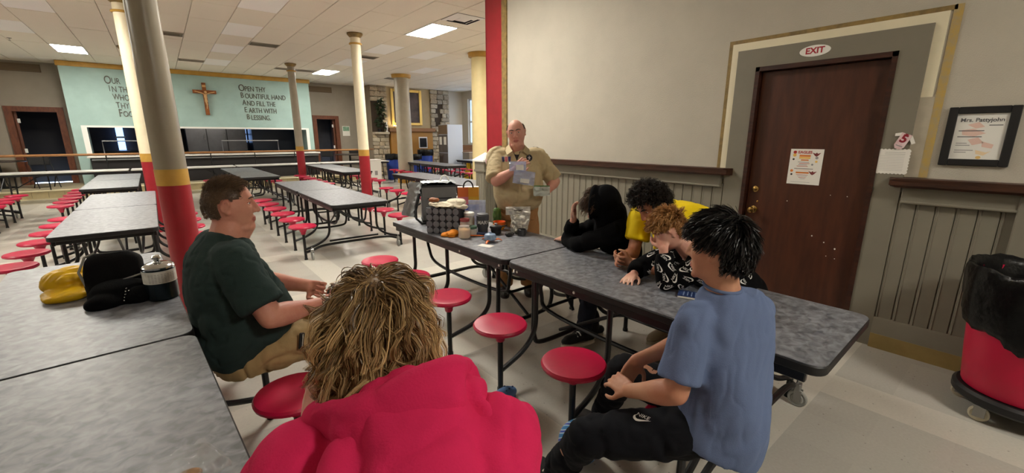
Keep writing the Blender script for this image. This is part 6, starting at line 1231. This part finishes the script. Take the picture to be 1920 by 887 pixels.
for q in range(3):
    a = R(215 + q*120); d = V(math.cos(a), math.sin(a), 0); b = MB(); b.tube([d*.03 + V(0, 0, .014), d*.07 + V(0, 0, .02), d*.10 + V(0, 0, .006)], [.013, .011, .007], 8, flat=(.5, 1)); obj('foot', b, mat('orange_plastic', (226, 112, 40), .45), t)
t = thing('foil_pouch', 'crumpled silver foil pouch with folded top standing on the table', 'pouch', (2.42, 2.86, TOP)); fr_ = unit(V(.775, -.63, 0)); fo = unit(V(-.63, -.775, 0)); s = MB()
torso(s, [V(2.42, 2.86, TOP + .004), V(2.42, 2.86, TOP + .05), V(2.42, 2.86, TOP + .14), V(2.41, 2.87, TOP + .20)], [fr_]*4, [.062, .075, .088, .095], [.045, .042, .03, .018])
me = remesh(s, .005, 3, 'foil'); folds(me, .012, 20, 3, axis=(.3, .1, 1), squash=.4); folds(me, .006, 46, 5, axis=(1, .1, .4), squash=.4); v = get_v(me); v[:, 2] = np.maximum(v[:, 2], TOP + .001); set_v(me, v); me.materials.clear(); place(me, (2.42, 2.86, TOP)); M_foil = mat('silver_foil', (210, 206, 196), .3, metal=.45, bump=.25, bscale=60); link('foil', me, M_foil, t)
crumple_sheet('folded_top', .22, .075, frame_mat(V(2.41, 2.87, TOP + .205) + fo*.03, fr_, V(0, 0, 1)), M_foil, t, (2.42, 2.86, TOP), .007, seed=2, thick=.004)
me = text_mesh('TO EAT', .022, .0004, bold=.0008); me.transform(Matrix.Translation(-Vector((2.42, 2.86, TOP))) @ frame_mat(V(2.415, 2.87, TOP + .21) + fo*.046, fr_, V(0, 0, 1))); me.materials.clear(); link('lettering', me, M_ink, t)
t = thing('orange_bowl', 'orange and yellow nested bowls behind the foil pouch', 'bowl', (2.36, 3.08, TOP)); 
for q, (z, cl) in enumerate(((.0, (236, 150, 40)), (.028, (236, 108, 30)))): b = MB(); b.lathe([(.035, z), (.05, z + .02), (.06, z + .05), (.057, z + .05), (.045, z + .02), (.001, z + .012)], 28); obj('bowl', b, mat('bowl_%d' % q, cl, .45), t)
B = (2.44, 3.22, TOP); t = thing('green_pouch', 'dark green pouch behind the foil pouch', 'pouch', B); soft('pouch', [('t', [V(2.44, 3.22, TOP + .03), V(2.44, 3.22, TOP + .14)], [.055, .05], (1, .7))], mat('green_nylon', (56, 84, 34), .5, col2=(84, 112, 50), vscale=14), t, B, .006, 4, [dict(amp=.008, freq=18, seed=3, axis=(0, 0, 1), squash=.4)], cut=TOP + .001)
B = (1.96, 3.13, TOP); B = (1.83, 3.17, TOP); t = thing('orange_cloth', 'folded orange cloth against the dotted basket', 'cloth', B); soft('cloth', [('b', V(1.87, 3.12, TOP + .02), (.06, .045, .035)), ('b', V(1.83, 3.15, TOP + .012), (.05, .04, .02))], mat('orange_cotton', (230, 140, 30), .7), t, B, .005, 3, [dict(amp=.010, freq=22, seed=3, axis=(1, 0, 0), squash=.4)], cut=TOP + .001)
t = thing('spatula', 'orange handled utensil lying between the jars and the cup', 'utensil', (2.03, 2.96, TOP)); b = MB(); b.tube([(-.05, .045, .012), (.0, 0, .012), (.05, -.045, .010)], [.008, .009, .006], 8, flat=(.6, 1)); obj('handle', b, mat('orange_plastic', (226, 112, 40), .45), t); b = MB(); b.cbox(-.025, .025, -.018, .018, .004, .012, .003); b.transform(Matrix.Translation((-.07, .063, .006)) @ Matrix.Rotation(R(-42), 4, 'Z')); obj('blade', b, mat('orange_plastic', (226, 112, 40), .45), t)
t = thing('head_torch', 'small dark headlamp with strap in front of the foil pouch', 'headlamp', (2.25, 2.80, TOP)); b = MB(); b.cbox(-.03, .03, -.022, .022, 0, .036, .01); obj('lamp_body', b, mat('torch_dark', (44, 42, 42), .4), t); b = MB(); b.tube([(.03 + .04*math.cos(q), .03 + .03*math.sin(q), .012) for q in np.linspace(0, 6.28, 17)[:-1]], .008, 8, closed=True, flat=(1.4, .5)); obj('strap', b, mat('torch_strap', (58, 54, 52), .8), t)
t = thing('mug', 'small dark steel mug right of the headlamp', 'mug', (2.36, 2.76, TOP)); b = MB(); b.lathe([(.034, 0), (.038, .004), (.04, .055), (.036, .057), (.034, .01), (.001, .008)], 24); obj('mug_body', b, mat('mug_steel', (80, 80, 80), .3, metal=.7), t); b = MB(); b.tube([(.04 + .018*math.sin(q), 0, .03 + .018*math.cos(q)) for q in np.linspace(.2, 2.9, 8)], .004, 6); obj('handle', b, M_steel, t)
t = thing('white_slip', 'small white flat slip near the table edge below the gas cartridge', 'paper', (1.90, 2.66, TOP + .001), R(20)); b = MB(); b.box(-.035, .035, -.06, .06, 0, .0006); obj('slip', b, M_paper, t)  # thin flat white rectangle on the tabletop
t = thing('booklet', 'dark blue printed booklet on the table beside the boy in blue', 'booklet', (2.11, 1.06, TOP), R(24)); b = MB(); b.cbox(-.045, .045, -.06, .06, 0, .012, .002); obj('pages', b, M_paper, t); b = MB(); b.cbox(-.047, .047, -.062, .062, .012, .0145, .0008); obj('cover', b, mat('booklet_blue', (34, 46, 92), .35, col2=(58, 80, 130), vscale=40), t)
for q in range(4): b = MB(); b.box(-.035 + .006*(q % 2), .03, .03 - q*.02, .036 - q*.02, .0145, .0149); obj('print_line', b, mat('pale_blue_print', (140, 160, 200), .5), t)
# bags in the standing man's hands
pouch('zip_bag', 'see-through zip bag with white label held up by the standing man', (2.43, 2.90, 1.335), .15, .085, (.78, -.62, 0), (0, 0, 1), M_filmb, 'zip bag', label_m=M_paper, lab=(.12, -.1, .45, .55), seed=2)
pouch('zip_bag', 'second see-through zip bag hanging below the raised hand', (2.47, 2.86, 1.235), .19, .12, (.76, -.6, -.14), (.1, -.1, 1), M_filmb, 'zip bag', label_m=M_paper, lab=(.05, -.2, .42, .3), seed=11)
t = pouch('zip_bag', 'clear zip bag with green seal in the standing man\'s lowered hand', (2.66, 2.83, 1.105), .15, .085, (.78, -.62, .02), (-.1, -.1, 1), film('clear_zip', (216, 224, 216), .5, .2), 'zip bag', seed=17)
b = MB(); b.obox(V(0, 0, .045), unit(V(.78, -.62, 0))*.072, V(-.62, -.78, 0)*.003, V(0, 0, .004)); obj('green_seal', b, mat('seal_green', (70, 120, 60), .5), t)

# ================================================================== on the floor
def ball_mat():
    m = bpy.data.materials.new('ball_print'); m.use_nodes = True; nt = m.node_tree; N = nt.nodes.new; L = nt.links.new; b = nt.nodes['Principled BSDF']; tc = N('ShaderNodeTexCoord'); mp = N('ShaderNodeMapping'); mp.inputs['Rotation'].default_value = (.5, .3, .8); L(tc.outputs['Object'], mp.inputs[0])
    w_ = N('ShaderNodeTexWave'); w_.inputs['Scale'].default_value = 9; w_.inputs['Distortion'].default_value = 1.5; w_.bands_direction = 'DIAGONAL'; L(mp.outputs[0], w_.inputs['Vector']); ck = N('ShaderNodeTexVoronoi'); ck.inputs['Scale'].default_value = 11; L(mp.outputs[0], ck.inputs['Vector'])
    cr = N('ShaderNodeValToRGB'); cr.color_ramp.interpolation = 'CONSTANT'; L(w_.outputs['Fac'], cr.inputs[0]); e = cr.color_ramp.elements; e[0].color = rgb(50, 130, 196); e[1].color = rgb(228, 236, 242); e[1].position = .55; q = e.new(.3); q.color = rgb(120, 190, 226); q = e.new(.82); q.color = rgb(60, 90, 190); L(cr.outputs[0], b.inputs['Base Color']); b.inputs['Roughness'].default_value = .4; return m
t = thing('ball', 'blue and white patterned ball on the floor by the boy\'s shoes', 'ball', (1.41, 1.195, .106)); b = MB(); b.ball((0, 0, 0), .106, 40, 28); o = obj('ball_skin', b, ball_mat(), t)
for q in range(3):
    b = MB(); A = [V(1, 0, 0), V(0, 1, 0), V(0, 0, 1)]; u_, w2 = A[q], A[(q + 1) % 3]; b.tube([(u_*math.cos(a) + w2*math.sin(a))*.1055 for a in np.linspace(0, 2*PI, 41)[:-1]], .0012, 6, closed=True); obj('seam', b, mat('seam_blue', (60, 80, 120), .6), t)
t = thing('blue_clog', 'blue foam clog on the floor behind the red hooded child', 'shoe', (1.36, 1.80, 0), R(10))
s = MB(); limb(s, [V(-.08, 0, .04), V(0, 0, .05), V(.08, 0, .045), V(.13, 0, .038)], [.036, .044, .046, .03], 16, 4); me = remesh(s, .006, 4, 'clog_upper'); v = get_v(me); v[:, 2] = np.maximum(v[:, 2], .006); set_v(me, v); me.materials.clear(); link('clog_upper', me, mat('blue_foam', (92, 130, 186), .6), t)
b = MB(); b.prism([(x*.135 + .02, y*.05) for x, y in ellpoly(1, 1, 24)], 0, .024, .004); obj('sole', b, mat('blue_foam', (92, 130, 186), .6), t)
for q in range(5): b = MB(); b.lathe([(.006, 0), (.006, .004)], 8, (.05 + .03*(q % 3), -.02 + .04*(q // 3), .086)); obj('vent_hole', b, mat('hole_navy', (40, 60, 96), .7), t)

# ================================================================== far furniture
def bin_(x, y, r_, h_, label, m, group='blue bins by the thick column'):
    t = thing('waste_bin', label, 'trash can', (x, y, 0), 0, group); b = MB(); b.lathe([(r_*.82, 0), (r_*.84, .01), (r_*.97, h_*.95), (r_*1.03, h_*.95), (r_*1.03, h_), (r_*.9, h_), (r_*.75, .05), (.001, .05)], 28); obj('bin_body', b, m, t)
    b = MB(); b.lathe([(r_*1.0, h_*.80), (r_*1.06, h_*.82), (r_*1.07, h_*.98), (r_*1.02, h_*1.03), (r_*.9, h_*1.0), (r_*.8, h_*.7), (.001, h_*.6)], 28); v = np.array(b.v); v[:, 2] += .03*vnoise(v*12); b.v = [tuple(q) for q in v]; obj('bin_liner', b, MATS['black_liner'], t, sharp=80)
M_binb = mat('bin_blue', (40, 66, 150), .45)
bin_(6.95, 15.8, .29, .95, 'blue bin with dark liner just left of the thick plain column', M_binb); bin_(7.75, 15.6, .27, .92, 'blue bin with dark liner just right of the thick plain column', M_binb); bin_(8.5, 16.1, .31, 1.08, 'tall blue bin beside the grey cabinet and stone wall', M_binb)
t = thing('white_box', 'plain white upright carton left of the blue bins', 'box', (5.78, 14.85, 0)); b = MB(); b.cbox(-.2, .2, -.2, .2, 0, .8, .01); obj('carton', b, M_white, t); b = MB(); b.cbox(-.21, .21, -.21, .21, .8, .84, .008); obj('lid', b, M_white, t); b = MB(); b.box(-.05, .05, -.202, -.2, .3, .45); obj('label_patch', b, M_inkg, t)
t = thing('metal_cabinet', 'tall dark grey four-door cabinet with white papers near the far window', 'cabinet', (9.75, 15.9, 0)); M_cab = mat('cabinet_grey', (92, 88, 86), .45); b = MB(); b.cbox(-.45, .28, -.28, .45, 0, 2.12, .01); obj('cabinet_body', b, mat('cabinet_side', (176, 184, 198), .35), t)
for i in range(2):
    for (z0, z1) in ((.05, .95), (.98, 1.7)):
        y0 = -.27 + i*.36; b = MB(); b.cbox(-.475, -.448, y0, y0 + .35, z0, z1, .006); o = obj('cabinet_door', b, M_cab, t); b = MB(); b.cbox(-.495, -.472, y0 + (.30 if i == 0 else .02), y0 + (.325 if i == 0 else .045), z1 - .16, z1 - .08, .004); obj('handle', b, M_chrome, o)
b = MB(); b.cbox(-.475, -.448, -.27, .44, 1.73, 2.1, .006); obj('top_panel', b, mat('cabinet_brown', (110, 92, 74), .5), t)
for y0 in (-.2, .16): b = MB(); b.box(-.479, -.476, y0, y0 + .2, 1.3, 1.62); obj('paper_sheet', b, M_paper, t)
t = thing('low_cabinet', 'low grey metal cabinet right of the tall cabinet', 'cabinet', (10.3, 15.05, 0)); b = MB(); b.cbox(-.5, .5, -.25, .25, 0, .98, .01); obj('cabinet_body', b, mat('low_cab_grey', (120, 112, 100), .5), t); b = MB(); b.cbox(-.35, -.2, -.275, -.25, .75, .79, .004); obj('handle', b, M_chrome, t); b = MB(); b.cbox(-.52, .52, -.27, .27, .98, 1.0, .004); obj('top', b, mat('low_cab_top', (140, 130, 116), .5), t)
t = thing('wet_floor_sign', 'yellow folding floor sign in front of the low cabinet', 'sign', (9.25, 14.0, 0)); 
for sgn in (-1, 1): b = MB(); b.add([(-.14, sgn*.16, 0), (.14, sgn*.16, 0), (.08, sgn*.02, .66), (-.08, sgn*.02, .66), (-.14, sgn*.16 + .01, 0), (.14, sgn*.16 + .01, 0), (.08, sgn*.02 + .01, .66), (-.08, sgn*.02 + .01, .66)], [(0,1,2,3),(7,6,5,4),(0,4,5,1),(1,5,6,2),(2,6,7,3),(3,7,4,0)]); obj('panel', b, mat('sign_yellow', (236, 196, 40), .5), t)
t = thing('step_unit', 'brown wooden steps against the far right wall', 'steps', (11.0, 16.3, 0)); 
for q in range(5): b = MB(); b.cbox(-.45, .45, -.7 + q*.28, -.42 + q*.28, 0, .3 + q*.24, .01); obj('step', b, mat('step_brown', (112, 78, 52), .5), t)
# niche plant and statue
t = thing('niche_plant', 'green leafy plant in the left stone niche', 'plant', (7.29, TYW - .03, 1.82)); rs = random.Random(3); b = MB(); b.lathe([(.07, 0), (.09, .12), (.08, .12), (.001, .1)], 16); obj('pot', b, M_dark, t)
me_l = to_mesh(MB().add([(0, 0, 0), (.035, .06, .02), (0, .15, .0), (-.035, .06, .02)], [(0, 1, 2), (0, 2, 3)]), 'leaf'); me_l.materials.append(mat('leaf_green', (52, 70, 40), .6, col2=(34, 46, 26), vscale=10))
for q in range(90): o = bpy.data.objects.new('leaf', me_l); COL.objects.link(o); o.parent = t; z = rs.uniform(.15, 1.35); w_ = .2*(1 - z/1.7); o.location = (rs.uniform(-w_, w_ + .06), -.06 - rs.uniform(0, .08), z); o.rotation_euler = (rs.uniform(-.8, .8), rs.uniform(-1, 1), rs.uniform(0, 6.3)); o.scale = (1.6, 1.5, 1.5)
t = thing('statuette', 'small white statuette in the left stone niche', 'statue', (7.58, TYW - .1, 1.82)); b = MB(); b.lathe([(.05, 0), (.05, .03), (.035, .05), (.045, .15), (.05, .25), (.03, .33), (.02, .35), (.03, .38), (.03, .41), (.001, .44)], 16); obj('figure', b, M_white, t)
# folding chairs on the platform
def fchair():
    t = thing('folding_chair', 'x', 'chair'); 
    b = MB(); b.cbox(-.2, .2, -.2, .2, .43, .46, .01); obj('seat', b, M_blackpl, t); b = MB(); b.cbox(-.21, .21, .19, .215, .62, .84, .01); obj('backrest', b, M_blackpl, t)
    for x in (-.21, .21):
        b = MB(); b.tube([(x, -.22, 0), (x, .0, .42), (x, .21, .84)], .012, 6); obj('leg', b, M_black, t); b = MB(); b.tube([(x*.95, .22, 0), (x*.95, -.16, .44)], .012, 6); obj('leg', b, M_black, t)
    return t
ch0 = fchair(); first = True
for x, y, rz, lb in ((-4.6, 17.4, .3, 'black folding chair on the platform at the far left edge'), (-3.5, 17.05, 2.9, 'black folding chair on the platform before the left doorway'), (-2.6, 17.4, .4, 'black folding chair on the platform between the left doorway and the counter'), (5.1, 17.9, -.4, 'black folding chair on the platform before the right doorway'), (6.3, 18.1, -.2, 'black folding chair on the platform beside the pale notice')):
    t = ch0 if first else copy_tree(ch0); first = False; t.location = (x, y, .22); t.rotation_euler = (0, 0, rz); tag(t, lb, 'chair', 'folding chairs on the platform')
def ptable(x, y, label):
    t = thing('round_table', label, 'table', (x, y, .22), 0, 'tables on the platform'); b = MB(); b.lathe([(.001, .71), (.54, .71), (.55, .72), (.55, .735), (.54, .745), (.001, .745)], 36); obj('tabletop', b, mat('dark_table', (50, 42, 38), .4), t); b = MB(); b.lathe([(.28, 0), (.28, .02), (.04, .05), (.035, .7), (.15, .71)], 20); obj('pedestal', b, M_black, t)
ptable(-3.5, 17.95, 'dark round table on the platform before the left doorway'); ptable(5.75, 17.15, 'dark round table on the platform before the right doorway')
